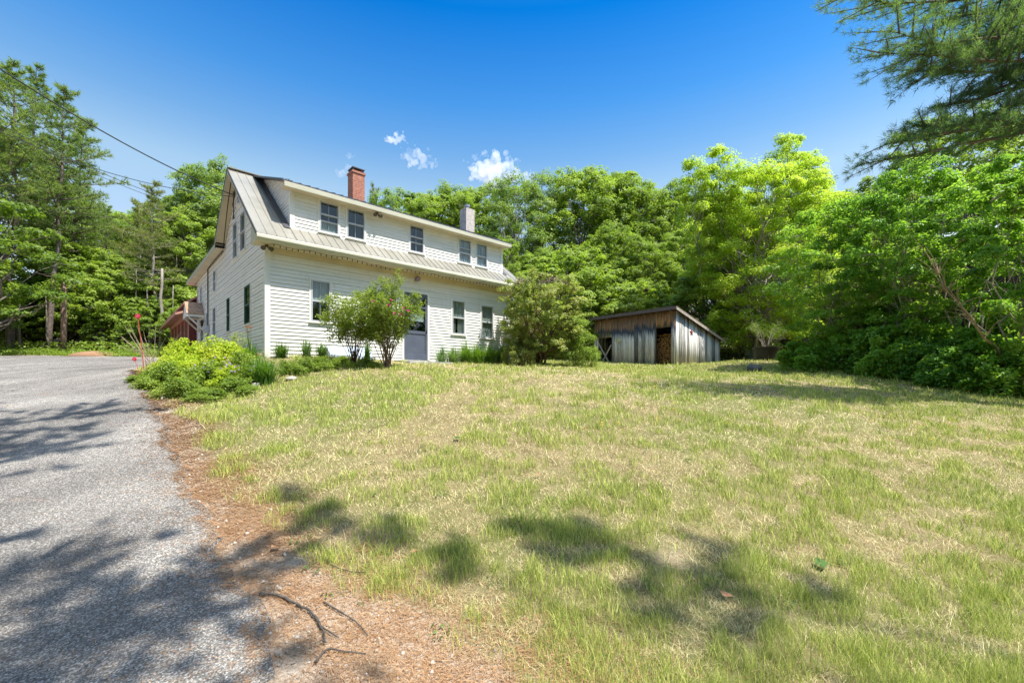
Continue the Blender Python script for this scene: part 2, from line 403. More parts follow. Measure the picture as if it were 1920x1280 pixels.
def m_asphalt():
    t=NT('worn asphalt with pale aggregate'); g=t.n('NewGeometry').outputs['Position']
    big=t.noise(t.scale(g,(1,.45,1)),.75,6,.65); 
    v=t.n('TexVoronoi'); t.l(g,v.inputs['Vector']); v.inputs['Scale'].default_value=120; v.inputs['Randomness'].default_value=1
    v2=t.n('TexVoronoi'); t.l(g,v2.inputs['Vector']); v2.inputs['Scale'].default_value=190
    base=t.ramp(big,[(.32,(.155,.145,.132)),(.52,(.235,.218,.197)),(.68,(.325,.305,.275))])
    sp=t.ramp(t.math('MULTIPLY',v.outputs['Color'],1),[(.35,.55),(.62,1.0),(.88,1.95)])
    c=t.mix(1,base,sp,'MULTIPLY')
    c=t.mix(.5,c,t.ramp(v2.outputs['Color'],[(.3,.5),(.8,1.6)]),'MULTIPLY')
    # pale dusty patches and needles drifted on the surface
    n=t.noise(t.scale(g,(.8,2.6,1)),1.1,5,.7)
    c=t.mix(t.math('MULTIPLY',t.ramp(n,[(.60,0),(.70,1)]),.45),c,(.30,.20,.14))
    # cracks
    cr=t.n('TexVoronoi'); cr.feature='DISTANCE_TO_EDGE'; cr.inputs['Scale'].default_value=.42
    dn=t.n('TexNoise'); t.l(g,dn.inputs['Vector']); dn.inputs['Scale'].default_value=2.2; dn.inputs['Detail'].default_value=5
    mxv=t.mix(.35,g,dn.outputs['Color'],'ADD'); t.l(mxv,cr.inputs['Vector'])
    cf=t.ramp(cr.outputs['Distance'],[(0,1),(.009,0)])
    sepp=t.n('SeparateXYZ'); t.l(g,sepp.inputs[0])
    farm=t.ramp(t.math('DIVIDE',sepp.outputs[1],20),[(.12,.25),(.45,1)])
    c=t.mix(t.math('MULTIPLY',t.math('MULTIPLY',cf,.7),farm),c,(.07,.065,.06))
    t.bump(v.outputs['Distance'],.8,-.006)
    return t.fin(c,.9,0,.25)
M['asphalt']=m_asphalt()
dy=np.concatenate([np.arange(-8,1,.3),np.arange(1,13,.09),np.arange(13,23.2,.25)])
nc=90; u=np.linspace(0,1,nc)**1.0
DX=[];DY=[]
for y in dy:
    L=-60 if y>9 else np.interp(y,[-8,5,9],[-7.5,-11,-22]); R=float(edge_x(y))
    xs=L+(R-L)*(1-(1-u)**2.2); DX.append(xs); DY.append(np.full(nc,y+0*xs[0]))
DX=np.array(DX);DY=np.array(DY)
# far edge bows a little
DZ=hz(DX,DY)+.03
DZ[:,-1]-=.05
idx=np.arange(DX.size).reshape(DX.shape)
FV=np.stack([idx[:-1,:-1],idx[:-1,1:],idx[1:,1:],idx[1:,:-1]],-1).reshape(-1,4)
do=npmesh('driveway',np.c_[DX.ravel(),DY.ravel(),DZ.ravel()],FV,4,M['asphalt'],smooth=True)
tag(do,'worn grey asphalt driveway with tree shadows','driveway',kind='structure')

# ------------------------------------------------------------------ farmhouse
HC=Vector((-6.65,11.8,EYE+.59)); FD=Vector((.7354,.6776,0)); GD=Vector((-.6776,.7354,0)); HR=math.atan2(.6776,.7354)
house=empty('farmhouse',HC,HR,'long white clapboard farmhouse with a wide shed dormer and pale metal roof','house')
HL=9.13; SR=3.27; S1=6.9; S2=12.3
def tpx(px,s=0):
    u=(px-CX)/F; X0=HC.x+GD.x*s; Y0=HC.y+GD.y*s
    return (u*Y0-X0)/(FD.x-u*FD.y)
def zpx(px,py,s=0):
    t=tpx(px,s); Y=HC.y+GD.y*s+FD.y*t
    return (HY-py)/F*Y-.59
RT=lambda s: 3.15+.78*(s+.53)          # front roof plane (top)
RB=lambda s: 3.15+.78*(2*SR-s+.53)     # back roof plane
def strips(mb, axis, off, sgn, zlo, zhi, lohi, holes, thick=.023):
    """clapboard courses on a wall plane; axis 'x': wall runs in local x at y=off; 'y': runs in local y at x=off; sgn=outward sign;
       lohi(z)->(a,b) extent of the wall at height z; holes=[(a0,a1,z0,z1)]"""
    k=0; z=zlo
    while z<zhi-1e-4:
        z1=min(z+EXP,zhi)
        cuts=sorted({z,z1}|{h[2] for h in holes if z<h[2]<z1}|{h[3] for h in holes if z<h[3]<z1})
        for za,zb in zip(cuts[:-1],cuts[1:]):
            zm=(za+zb)/2; a0,b0=lohi(za); a1,b1=lohi(zb)
            if b0-a0<.02: continue
            if b1-a1<0: a1=b1=(a1+b1)/2
            hs_=sorted([(h[0],h[1]) for h in holes if h[2]<=zm<=h[3]])
            segs=[]; cur0,cur1=a0,a1
            for h in hs_:
                if h[0]>max(cur0,cur1): segs.append((cur0,cur1,h[0],h[0]))
                cur0=cur1=h[1]
            if b0>cur0+.001: segs.append((cur0,cur1,b0,max(b1,cur1)))
            fa=(1-(za-z)/EXP)*thick; fb=(1-(zb-z)/EXP)*thick
            for (p0,p1,q0,q1) in segs:
                def V(a,zz,d):
                    o=off+sgn*d; return (a,o,zz) if axis=='x' else (o,a,zz)
                mb.add([V(p0,za,fa),V(q0,za,fa),V(q1,zb,fb),V(p1,zb,fb)],[(0,1,2,3)])
                if za==z: mb.add([V(p0,za,0),V(q0,za,0),V(q0,za,fa),V(p0,za,fa)],[(0,1,2,3)])
        z=z1
def wall_opening(a0,a1,z0,z1): return (a0,a1,z0,z1)

def window(axis, off, sgn, a0,a1,z0,z1, curtain=None, munt=1, rail=.5, casing=.055, deep=.06, frame=None, sill=True, extra_rail=None, lab=None):
    """window part: casing + sashes; children: glass, curtain, backing"""
    fr=frame or M['frame']
    def B(mb,a,b,d0,d1,zz0,zz1):
        if axis=='x': mb.box((a,off+sgn*d0,zz0),(b,off+sgn*d1,zz1))
        else: mb.box((off+sgn*d0,a,zz0),(off+sgn*d1,b,zz1))
    c=casing; m=MB()
    B(m,a0-c,a0,-.03,.034,z0-c,z1+c); B(m,a1,a1+c,-.03,.034,z0-c,z1+c)
    B(m,a0,a1,-.03,.036,z1,z1+c); B(m,a0,a1,-.03,.036,z0-c,z0)
    if sill: B(m,a0-c-.02,a1+c+.02,.0361,.07,z0-c*.9,z0-c*.9+.035)
    w=m.build('window',M['trim'],house,bevel=.003)
    if lab: w['label']=lab
    s=MB(); e=.035; zm=z0+(z1-z0)*rail
    B(s,a0,a0+e,-.06,.045,z0,z1); B(s,a1-e,a1,-.06,.045,z0,z1)
    B(s,a0+e,a1-e,-.06,.045,z1-e,z1); B(s,a0+e,a1-e,-.06,.045,z0,z0+e)
    B(s,a0+e,a1-e,-.05,.040,zm-.022,zm+.022)
    if extra_rail: 
        ze=z0+(z1-z0)*extra_rail; B(s,a0+e,a1-e,-.05,.030,ze-.015,ze+.015)
    for k in range(munt):
        ac=a0+(a1-a0)*(k+1)/(munt+1); B(s,ac-.009,ac+.009,-.06,-.015,z0+e,zm-.022); B(s,ac-.009,ac+.009,-.06,-.015,zm+.022,z1-e)
    s.build('sash_frame',fr,w,bevel=.002)
    g=MB(); B(g,a0+e,a1-e,-.012,-.008,z0+e,zm-.022); B(g,a0+e,a1-e,.002,.006,zm+.022,z1-e); g.build('glass',M['glass'],w)
    r=MB(); 
    B(r,a0-.01,a1+.01,-deep-.46,-deep-.45,z0-.01,z1+.01); B(r,a0-.02,a0-.01,-deep-.46,-.03,z0-.01,z1+.01); B(r,a1+.01,a1+.02,-deep-.46,-.03,z0-.01,z1+.01)
    B(r,a0-.02,a1+.02,-deep-.46,-.03,z1+.011,z1+.02); B(r,a0-.02,a1+.02,-deep-.46,-.03,z0-.02,z0-.011)
    r.build('room',M['room'],w)
    if curtain:
        kind,cm=curtain; q=MB(); N=40
        def cloth(aa,bb,za,zb,amp=.012,taper=0):
            vs=[];fs=[]
            for i in range(N+1):
                f=i/N; a=aa+(bb-aa)*f; d=-deep+amp*math.sin(f*N*.9+3*aa)+.006*math.sin(f*37)
                for zz,am in ((za,1.0),((za+zb)/2,1.0-taper),(zb,.6)):
                    a2=a
                    if taper and zz==za: a2=aa+(bb-aa)*f
                    vs.append((a2,off+sgn*d*am if am==1 else off+sgn*(-deep+(d+deep)*am),zz) if axis=='x' else (off+sgn*(-deep+(d+deep)*am),a2,zz))
            for i in range(N): fs+= [(3*i,3*i+3,3*i+4,3*i+1),(3*i+1,3*i+4,3*i+5,3*i+2)]
            q.add(vs,fs)
        wd=a1-a0; hh=z1-z0
        if kind=='full': cloth(a0,a1,z0+.01,z1)
        elif kind=='top': cloth(a0,a1,z0+hh*.5,z1)
        elif kind=='bottom': cloth(a0,a1,z0,z0+hh*.42)
        elif kind=='split': cloth(a0,a0+wd*.40,z0,z1); cloth(a1-wd*.40,a1,z0,z1)
        elif kind=='topsplit': cloth(a0,a1,z0+hh*.5,z1); cloth(a0,a0+wd*.36,z0,z0+hh*.5); cloth(a0+wd*.52,a1,z0,z0+hh*.5)
        q.build('curtain',cm,w)
    return w

# front openings measured on the photo
def fwin(pl,pr,yt,yb,s=0):
    a0=tpx(pl,s); a1=tpx(pr,s); z1=zpx(pl,yt,s); z0=zpx(pl,yb,s); return (a0+.05,a1-.05,z0+.05,z1-.05)
wA=fwin(579.5,621.5,520.5,605,0); wC=fwin(845,872.5,559.4,628,0); wD=fwin(899.5,925.5,569.4,635,0)
dz0=.02; dA=(tpx(757),tpx(801),dz0,2.30)
front_holes=[wA,wC,wD,(dA[0],dA[1],dz0,dA[3])]
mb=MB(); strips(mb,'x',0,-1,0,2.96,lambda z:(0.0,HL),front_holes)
mb.build('front_wall',M['siding'],house)
# gable outline
def gab(z):
    lo=0 if z<RT(0)-.12 else (z+.12-3.15)/.78-.53
    if z<4.03: hi=S2
    else:
        hi=2*SR+.53-(z+.12-3.15)/.78; hi=min(hi,S2)
    return (lo,max(lo,hi))
gwins=[(1.63,2.33,1.05,2.22),(4.60,5.08,1.05,2.22),(7.33,7.93,1.05,2.22),(9.25,9.60,1.05,2.2),(2.27,2.90,3.40,4.60),(3.42,4.03,3.38,4.58),(7.32,7.83,2.84,3.68),(10.78,11.17,2.86,3.55),(3.03,3.34,5.02,5.33)]
gdoor=(10.42,11.24,.0,2.02)
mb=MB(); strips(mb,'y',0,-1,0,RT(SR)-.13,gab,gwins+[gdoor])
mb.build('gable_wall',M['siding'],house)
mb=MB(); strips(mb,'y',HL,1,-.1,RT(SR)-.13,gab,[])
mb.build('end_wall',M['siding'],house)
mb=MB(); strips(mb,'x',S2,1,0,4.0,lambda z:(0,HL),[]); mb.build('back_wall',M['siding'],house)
# foundation
mb=MB(); mb.box((.02,.02,-.9),(HL-.02,S2-.02,-.001)); mb.build('foundation',M['stone'],house)
# inner ceiling so that no light leaks
# corner boards
for (x0,x1,y0,y1,z1) in ((-.026,.11,-.026,-.022,2.96),(-.026,-.022,-.022,.11,2.96),(HL-.11,HL+.026,-.026,-.022,2.96),(HL+.022,HL+.026,-.022,.11,2.96),(-.026,-.022,S2-.1,S2+.026,3.9)):
    mb=MB(); mb.box((x0,y0,-.06),(x1,y1,z1)); mb.build('corner_board',M['trim'],house,bevel=.0015)
DW=.12; DT0=tpx(545,DW); DT1=tpx(941,DW); DZ0=RT(DW)-.02; DZ1=4.68
# roof : front plane left/right of dormer, skirt below dormer, back plane, rear low roof
def slab(mb,pts,th):
    """pts = 4 corner points of top face (ccw seen from above), thickness th down"""
    vs=list(pts)+[(p[0],p[1],p[2]-th) for p in pts]
    mb.add(vs,[(0,1,2,3),(7,6,5,4),(0,4,5,1),(1,5,6,2),(2,6,7,3),(3,7,4,0)])
TL,TR=-.33,HL+.15
mb=MB()
def rplane(t0,t1,s0,s1,fn,ribs=True,sp=.23,skip=None):
    slab(mb,[(t0,s0,fn(s0)),(t1,s0,fn(s0)),(t1,s1,fn(s1)),(t0,s1,fn(s1))],.03)
    if ribs:
        n=int((t1-t0)/sp)
        for i in range(n+1):
            t=t0+.012+(t1-t0-.024)*i/max(n,1)
            p=[(t-.011,s0,fn(s0)+.0),(t+.011,s0,fn(s0)),(t+.011,s1,fn(s1)),(t-.011,s1,fn(s1))]
            vs=[(q[0],q[1],q[2]-.003) for q in p]+[(q[0]+(.004 if k in(0,3) else -.004),q[1],q[2]+.022) for k,q in enumerate(p)]
            mb.add(vs,[(4,5,6,7),(0,1,5,4),(1,2,6,5),(2,3,7,6),(3,0,4,7)])
rplane(TL,DT0-.02,-.53,SR,RT)
rplane(DT0-.02,DT1+.02,-.53,DW+.25,RT)
rplane(DT1+.02,TR,-.53,SR,RT)
rplane(TL,TR,SR,5.70,RB)
LOW=lambda s: 4.22-.012*(s-5.5)
rplane(TL,TR,5.5,S2+1.0,LOW)
mb.beam((TL,SR,RT(SR)+.02),(TR,SR,RT(SR)+.02),.22,.03)
roof=mb.build('roof',M['metal_roof'],house)
# dormer roof
DRE=-.22; DRZ=lambda s: 4.83+(6.10-4.83)*(s-DRE)/(SR-DRE)
mb=MB(); rplane(DT0-.30,DT1+.22,DRE,SR,DRZ); mb.build('dormer_roof',M['dark_metal'],house)
mb=MB()
for t in (DT0-.30,DT1+.18):   # dormer rake boards
    mb=MB()
    p=(t,DRE,DRZ(DRE)-.035); q=(t,SR-.1,DRZ(SR-.1)-.035)
    mb.add([(t,DRE,DRZ(DRE)-.032),(t+.04,DRE,DRZ(DRE)-.032),(t+.04,DRE,DRZ(DRE)-.15),(t,DRE,DRZ(DRE)-.15),
            (t,SR,DRZ(SR)-.032),(t+.04,SR,DRZ(SR)-.032),(t+.04,SR,DRZ(SR)-.15),(t,SR,DRZ(SR)-.15)],[(3,2,1,0),(4,5,6,7),(0,1,5,4),(1,2,6,5),(2,3,7,6),(3,0,4,7)])
mb.build('dormer_rake_board',M['gutter'],house)
mb=MB(); mb.box((DT0-.255,DRE,4.66),(DT1+.175,DRE+.03,4.795)); mb.build('dormer_fascia',M['gutter'],house,bevel=.006)
mb=MB(); mb.box((DT0-.255,DRE+.031,4.665),(DT1+.175,DW-.03,4.68)); mb.build('dormer_soffit',M['soffit'],house)
# dormer walls
dw=[fwin(595.5,637.6,372.3,443.5,DW),fwin(647,686,385.6,456,DW),fwin(765,796,417.5,479.5,DW),fwin(857,884,443.7,499,DW),fwin(890.2,914.2,452.6,507,DW)]
dw=[(a,b,max(c,DZ0+.09),min(d,DZ1-.05)) for a,b,c,d in dw]
mb=MB(); strips(mb,'x',DW,-1,DZ0,DZ1,lambda z:(DT0,DT1),dw); mb.build('dormer_wall',M['siding'],house)
for x,sg in ((DT0,-1),(DT1,1)):
    mb=MB(); strips(mb,'y',x,sg,DZ0,5.95,lambda z:(max(DW,(z-.16-4.83)/((6.10-4.83)/(SR-DRE))+DRE+.25),max(DW,(z-3.15)/.78-.53)),[],.02)
    mb.build('dormer_cheek',M['siding'],house)
for x0,x1 in ((DT0-.026,DT0+.10),(DT1-.10,DT1+.026)):
    mb=MB(); mb.box((x0,DW-.026,DZ0),(x1,DW-.022,DZ1-.015)); 
    xs=(DT0-.026,DT0-.022) if x0<DT0 else (DT1+.022,DT1+.026)
    mb.box((xs[0],DW-.022,DZ0),(xs[1],DW+.09,DZ1-.015)); mb.build('corner_board',M['trim'],house)
# dark flashing up the dormer cheek
for x,sg in ((DT0,-1),(DT1,1)):
    mb=MB(); a=x+sg*.20; b=x+sg*.024
    lo,hi=min(a,b),max(a,b)
    slab(mb,[(lo,DW-.1,RT(DW-.1)+.034),(hi,DW-.1,RT(DW-.1)+.034),(hi,SR-.25,RT(SR-.25)+.034),(lo,SR-.25,RT(SR-.25)+.034)],.008)
    mb.build('flashing',M['dark_metal'],house)
# eaves : gutter/fascia, soffit with frieze
mb=MB()
prof=[(-.53,3.135),(-.56,3.10),(-.565,3.04),(-.53,2.985),(-.47,2.965),(-.45,2.965),(-.45,3.135)]
mb.prism(prof,TL,TR,'x'); mb.build('front_gutter',M['gutter'],house)
mb=MB(); mb.box((TL+.005,-.4499,2.962),(TR-.005,.03,2.975)); mb.build('front_soffit',M['soffit'],house)
mb=MB(); mb.box((.11,-.04,2.80),(HL-.11,-.023,2.961)); mb.build('frieze_board',M['soffit'],house)
# eave return box at the gable corner
mb=MB(); mb.prism([(-.449,2.976),(-.449,3.10),(.05,3.10+.36),(.12,3.10+.36),(.12,2.976)],TL+.006,-.027,'x'); mb.build('eave_return',M['gutter'],house)
# rake boards + rake soffits (dark metal edge on top)
def rake(name,mat,pts,t0,t1):
    mb=MB()
    for (s0,za,zb),(s1,zc,zd) in zip(pts[:-1],pts[1:]):
        mb.add([(t0,s0,za),(t0,s0,zb),(t0,s1,zd),(t0,s1,zc),(t1,s0,za),(t1,s0,zb),(t1,s1,zd),(t1,s1,zc)],
               [(0,1,2,3),(7,6,5,4),(0,4,5,1),(3,2,6,7),(1,5,6,2),(0,3,7,4)])
    return mb.build(name,mat,house)
for t0,t1 in ((TL-.012,TL-.002),(TR+.002,TR+.012)):
    rake('rake_edge',M['dark_metal'],[(-.53,RT(-.53)+.015,RT(-.53)-.07),(SR,RT(SR)+.015,RT(SR)-.07),(5.6,RB(5.6)+.015,RB(5.6)-.07)],t0,t1)
for t0,t1 in ((TL-.001,TL+.02),(TR-.02,TR+.001)):
    rake('rake_board',M['gutter'],[(-.45,RT(-.45)-.032,RT(-.45)-.13),(SR,RT(SR)-.032,RT(SR)-.15),(5.6,RB(5.6)-.032,RB(5.6)-.15)],t0,t1)
    rake('low_fascia',M['gutter'],[(5.55,LOW(5.55)-.032,LOW(5.55)-.16),(S2+.99,LOW(S2+1)-.032,LOW(S2+1)-.16)],t0,t1)
for t0,t1 in ((TL+.021,-.021),(HL+.021,TR-.021)):
    rake('rake_soffit',M['soffit'],[(.1,RT(.1)-.125,RT(.1)-.14),(SR,RT(SR)-.125,RT(SR)-.14),(5.45,RB(5.45)-.125,RB(5.45)-.14)],t0,t1)
    rake('low_soffit',M['soffit'],[(5.45,LOW(5.45)-.145,LOW(5.45)-.16),(S2+.98,LOW(S2+1)-.145,LOW(S2+1)-.16)],t0,t1)
    # deeper cove under the low roof
mb=MB(); mb.box((TL,S2+.96,LOW(13)-.17),(TR,S2+1.0,LOW(13)-.03)); mb.build('low_fascia',M['gutter'],house)
mb=MB(); mb.box((0,S2+.03,LOW(13)-.165),(HL,S2+.955,LOW(13)-.15)); mb.build('low_soffit',M['soffit'],house)
# front windows
window('x',0,-1,*wA,curtain=('top',M['curtain']),rail=.5)
window('x',0,-1,*wC,curtain=('topsplit',M['curtain']),munt=0,rail=.49)
window('x',0,-1,*wD,curtain=('full',M['curtain']),munt=0,rail=.49)
for k,w_ in enumerate(dw):
    cu=[('bottom',M['curtain']),('split',M['curtain_dark']),('split',M['curtain_dark']),('full',M['curtain_white']),('full',M['curtain_white'])][k]
    window('x',DW,-1,*w_,curtain=cu,casing=.045,rail=[.58,.5,.57,.42,.45][k],extra_rail=[.36,None,.36,.62,None][k],frame=M['frame'])
M['green_frame']=plain('dark green window frame',(.05,.12,.10),.5)
for k,g in enumerate(gwins):
    window('y',0,-1,*g,curtain=[None,('split',M['curtain_dark']),None,None,('split',M['curtain_dark']),('full',M['curtain']),('split',M['curtain']),None,None][k],munt=0 if k!=2 else 1,casing=.045,frame=M['green_frame'] if k<2 else M['frame'])
# front door : recess, storm door with upper glass, lace valance
a0,a1,z0,z1=dA
mb=MB(); mb.box((a0-.07,-.034,z0),(a0,.05,z1)); mb.box((a1,-.034,z0),(a1+.07,.05,z1)); mb.box((a0-.07,-.036,z1),(a1+.07,.05,z1+.07))
mb.build('door_casing',M['trim'],house,bevel=.003)
mb=MB(); fy=(-.02,.03)
mb.box((a0,fy[0],z0),(a0+.085,fy[1],z1)); mb.box((a1-.085,fy[0],z0),(a1,fy[1],z1)); mb.box((a0+.085,fy[0],z1-.10),(a1-.085,fy[1],z1))
mb.box((a0+.085,fy[0],z0),(a1-.085,fy[1],z0+.22)); mb.box((a0+.085,fy[0],z0+.90),(a1-.085,fy[1],z0+1.0))
mb.box((a0+.085,0,z0+.22),(a1-.085,.02,z0+.90))
mb.box((a0+.085,fy[0],z0+1.78),(a1-.085,fy[1],z0+1.84))
door=mb.build('front_door',M['dark_frame'],house,bevel=.004)
mb=MB(); mb.box((a0+.085,.004,z0+1.0),(a1-.085,.008,z1-.10)); mb.build('glass',M['glass'],door)
mb=MB(); mb.box((a0-.03,.40,z0),(a1+.03,.41,z1)); mb.box((a0-.03,.051,z0),(a0-.02,.40,z1)); mb.box((a1+.02,.051,z0),(a1+.03,.40,z1)); mb.box((a0-.03,.051,z1),(a1+.03,.40,z1+.01)); mb.build('room',M['room'],door)
mb=MB(); N=24
w_=a1-a0-.2
for i in range(N):
    x0=a0+.1+w_*i/N; x1=a0+.1+w_*(i+1)/N; d0=.07+.008*math.sin(i*1.3); d1=.07+.008*math.sin((i+1)*1.3); s0=z0+1.36-.03*abs(math.sin(i*.8)); s1=z0+1.36-.03*abs(math.sin((i+1)*.8))
    mb.add([(x0,d0,s0),(x1,d1,s1),(x1,d1,z0+1.76),(x0,d0,z0+1.76)],[(0,1,2,3)])
mb.build('lace_valance',plain('pale lace',(.55,.60,.66),.9),door)
M['slate_lace']=plain('slate lace',(.14,.16,.20),.9)
for i in range(4):
    cx_=a0+.17+i*.19; cz=z0+1.62; r0,r1=.055,.036
    if cx_<a1-.12:
        mb=MB(); vs=[]
        for k in range(4):
            an=k*math.pi/2; vs+= [(cx_+r0*math.sin(an),.055,cz+r0*math.cos(an)),(cx_+r1*math.sin(an),.055,cz+r1*math.cos(an))]
        mb.add(vs,[(0,2,3,1),(2,4,5,3),(4,6,7,5),(6,0,1,7)]); mb.build('diamond',M['slate_lace'],door)
mb=MB(); mb.tube([(a1-.05,-.055,z0+.98),(a1-.05,-.02,z0+.98)],[.012,.014]); mb.tube([(a1-.05,-.055,z0+.93),(a1-.05,-.055,z0+1.06)],.011); mb.build('door_handle',M['black'],door)
# gable door
a0,a1,z0,z1=gdoor
mb=MB(); mb.box((.02,a0,z0),(.05,a1,z1)); 
for zz in ((.25,.9),(1.05,1.8)): mb.box((.012,a0+.12,zz[0]),(.0199,a1-.12,zz[1]))
gd=mb.build('side_door',M['dark_frame'],house)
mb=MB(); mb.box((-.034,a0-.06,z0),(.01,a0,z1)); mb.box((-.034,a1,z0),(.01,a1+.06,z1)); mb.box((-.036,a0-.06,z1),(.01,a1+.06,z1+.06)); mb.build('door_casing',M['trim'],house)
mb=MB(); mb.tube([(-.02,a0+.06,1.0),(.02,a0+.06,1.0)],[.028,.02]); mb.build('door_handle',M['black'],gd)
# hood over the side door
h0,h1,hr,ht=10.12,11.5,2.80,-.66; he=2.22; hm=(h0+h1)/2
mb=MB()
for sa,sb in ((h0,hm),(h1,hm)):
    slab(mb,[(ht,sa,he),(-.03,sa,he),(-.03,sb,hr),(ht,sb,hr)] if sa<sb else [(-.03,sa,he),(ht,sa,he),(ht,sb,hr),(-.03,sb,hr)],.03)
hood=mb.build('entry_hood',M['shingle'],house)
mb=MB(); mb.prism([(h0+.06,he-.03),(h1-.06,he-.03),(hm,hr-.06)],ht+.02,ht+.05,'x')
mb.box((ht+.02,h0+.02,he-.13),(-.04,h0+.06,he-.02)); mb.box((ht+.02,h1-.06,he-.13),(-.04,h1-.02,he-.02)); mb.box((ht+.019,h0+.06,he-.13),(ht+.06,h1-.06,he-.035))
mb.build('hood_frame',M['trim'],hood)
for s_ in (h0+.12,h1-.12):
    mb=MB(); mb.beam((ht+.08,s_,he-.13),(-.05,s_,he-.68),.06,.06,(0,1,0)); mb.beam((-.055,s_,he-.14),(-.055,s_,he-.72),.05,.05,(0,1,0))
    mb.build('bracket',M['trim'],hood)
# carriage lamp beside the side door
mb=MB(); mb.lathe([(.01,.24),(.075,.17),(.08,.16),(.06,.15),(.045,-.02),(.02,-.05),(.01,-.09)],8,(-.13,9.98,1.72)); mb.tube([(-.02,9.98,1.9),(-.1,9.98,1.97),(-.13,9.98,1.95)],.012); mb.build('wall_lantern',M['black'],house)
# service conduit, meter and cable that follows the eave
mb=MB(); mb.tube([(-.05,9.0,4.0),(-.05,9.0,3.0),(-.05,9.0,2.0),(-.05,9.0,1.6)],.022,8)
mb.tube([(-.05,9.0,4.0),(-.06,8.2,4.02),(-.07,6.8,4.03),(-.07,5.7,4.03),(-.09,5.3,4.16),(-.12,5.0,4.38),(-.16,4.5,4.75),(-.2,3.9,5.2),(-.22,3.3,5.7),(-.24,3.1,5.72)],.014,6)
mb.tube([(-.05,9.0,1.3),(-.05,9.0,.1)],.022,8); mb.build('service_conduit',M['wire'],house)
mb=MB(); mb.box((-.16,8.86,1.28),(-.03,9.14,1.62)); mb.lathe([(.09,0),(.09,.001)],12,(-.10,9.0,1.62)); mb.tube([(-.16,9.0,1.47),(-.23,9.0,1.47)],[.085,.08],14)
mb.build('electric_meter',M['frame'],house,bevel=.008)
# tangle of cable under the gable peak
mb=MB(); r=random.Random(3)
for k in range(4):
    p=[(-.05-.03*r.random(),3.6+.25*r.random(),5.75-.14*i+.05*r.random()) for i in range(9)]; mb.tube(p,.011,5)
mb.build('cable_tangle',M['wire'],house)
# floodlights (eave corner, dormer eave) and round porch light
def flood(t,s,z,nm):
    mb=MB(); mb.lathe([(.05,0),(.05,.02),(.02,.03)],12,(t,s,z-.03))
    for dx in (-.07,.07):
        mb.tube([(t,s,z-.03),(t+dx*.6,s-.02,z-.07),(t+dx,s-.05,z-.09)],.014,6)
        mb.tube([(t+dx*.7,s-.01,z-.075),(t+dx,s-.05,z-.09),(t+dx*1.5,s-.11,z-.12)],[.025,.05,.062],12)
    mb.build('flood_light',M[nm],house)
M['brown']=plain('brown fixture',(.10,.075,.05),.6)
flood(-.02,-.18,2.96,'brown'); flood(tpx(707,-.1),-.08,4.66,'brown')
lt=tpx(781); lz=zpx(781,523.5)
mb=MB(); mb.tube([(lt,-.02,lz),(lt,-.07,lz)],[.075,.085],18); mb.build('porch_light',M['dark_frame'],house)
mb=MB(); mb.tube([(lt,-.07,lz),(lt,-.10,lz),(lt,-.14,lz),(lt,-.165,lz)],[.08,.095,.075,.02],18); mb.build('light_globe',plain('mauve glass globe',(.30,.22,.32),.15),house,smooth=True)
# chimneys
ct=tpx(668,SR); czt=zpx(668,325,SR)
mb=MB(); w_=.235; mb.box((ct-w_,SR-w_,5.7),(ct+w_,SR+w_,czt-.10)); mb.box((ct-w_-.03,SR-w_-.03,czt-.10),(ct+w_+.03,SR+w_+.03,czt-.02)); ch=mb.build('chimney',M['brick'],house,bevel=.004); ch['label']='red brick chimney'
mb=MB(); 
for sx in (-1,1):
    for sy in (-1,1): mb.box((ct+sx*.2-.012,SR+sy*.2-.012,czt-.02),(ct+sx*.2+.012,SR+sy*.2+.012,czt+.09))
mb.box((ct-.24,SR-.24,czt+.09),(ct+.24,SR+.24,czt+.12)); mb.build('chimney_cap',M['dark_metal'],ch)
s2=1.9; ct=tpx(876,s2); czt=zpx(876,394,s2); w_=.225
mb=MB(); mb.box((ct-w_,s2-w_,5.2),(ct+w_,s2+w_,czt)); ch=mb.build('chimney',M['block'],house,bevel=.004); ch['label']='pale concrete block chimney'
mb=MB(); mb.lathe([(.09,0),(.09,.12),(.13,.125),(.13,.2),(.07,.23),(.01,.24)],14,(ct,s2,czt)); mb.build('flue_pipe',plain('galvanised steel',(.4,.4,.42),.35,.8),ch)
# string of lights under the front eave
sl=empty('string_lights',HC,HR,'string of small dark bulbs hung under the front gutter of the white farmhouse','string lights')
pts=[]; n=120; r=random.Random(5)
for i in range(n+1):
    t=.02+(HL-.1)*i/n; f=(i/n*9)%1; sag=.03*math.sin(math.pi*f); 
    if .27<i/n<.45: sag+=.06*math.sin(math.pi*(i/n-.27)/.18)
    pts.append((t,-.44,2.955-sag))
mb=MB(); mb.tube(pts,.006,4); mb.build('wire',M['wire'],sl)
b0=None
for i in range(1,n,2):
    p=pts[i]
    if b0 is None:
        mb=MB(); mb.tube([(0,0,0),(0,0,-.03),(0,0,-.045),(0,0,-.068)],[.010,.014,.017,.006],7); b0=mb.build('bulb',M['brown'],sl); b0.location=p
    else:
        c=b0.copy(); COL.objects.link(c); c.parent=sl; c.location=p
# stone step at front door
sp=HC+FD*((dA[0]+dA[1])/2+.22)-GD*.38
mb=MB(); mb.box((-.85,-.33,-.5),(.85,.33,.045)); st=mb.build('door_step',M['stone'],None,bevel=.02); st.location=(sp.x,sp.y,HC.z-.09); st.rotation_euler.z=HR
tag(st,'long grey stone step in front of the blue front door','step')
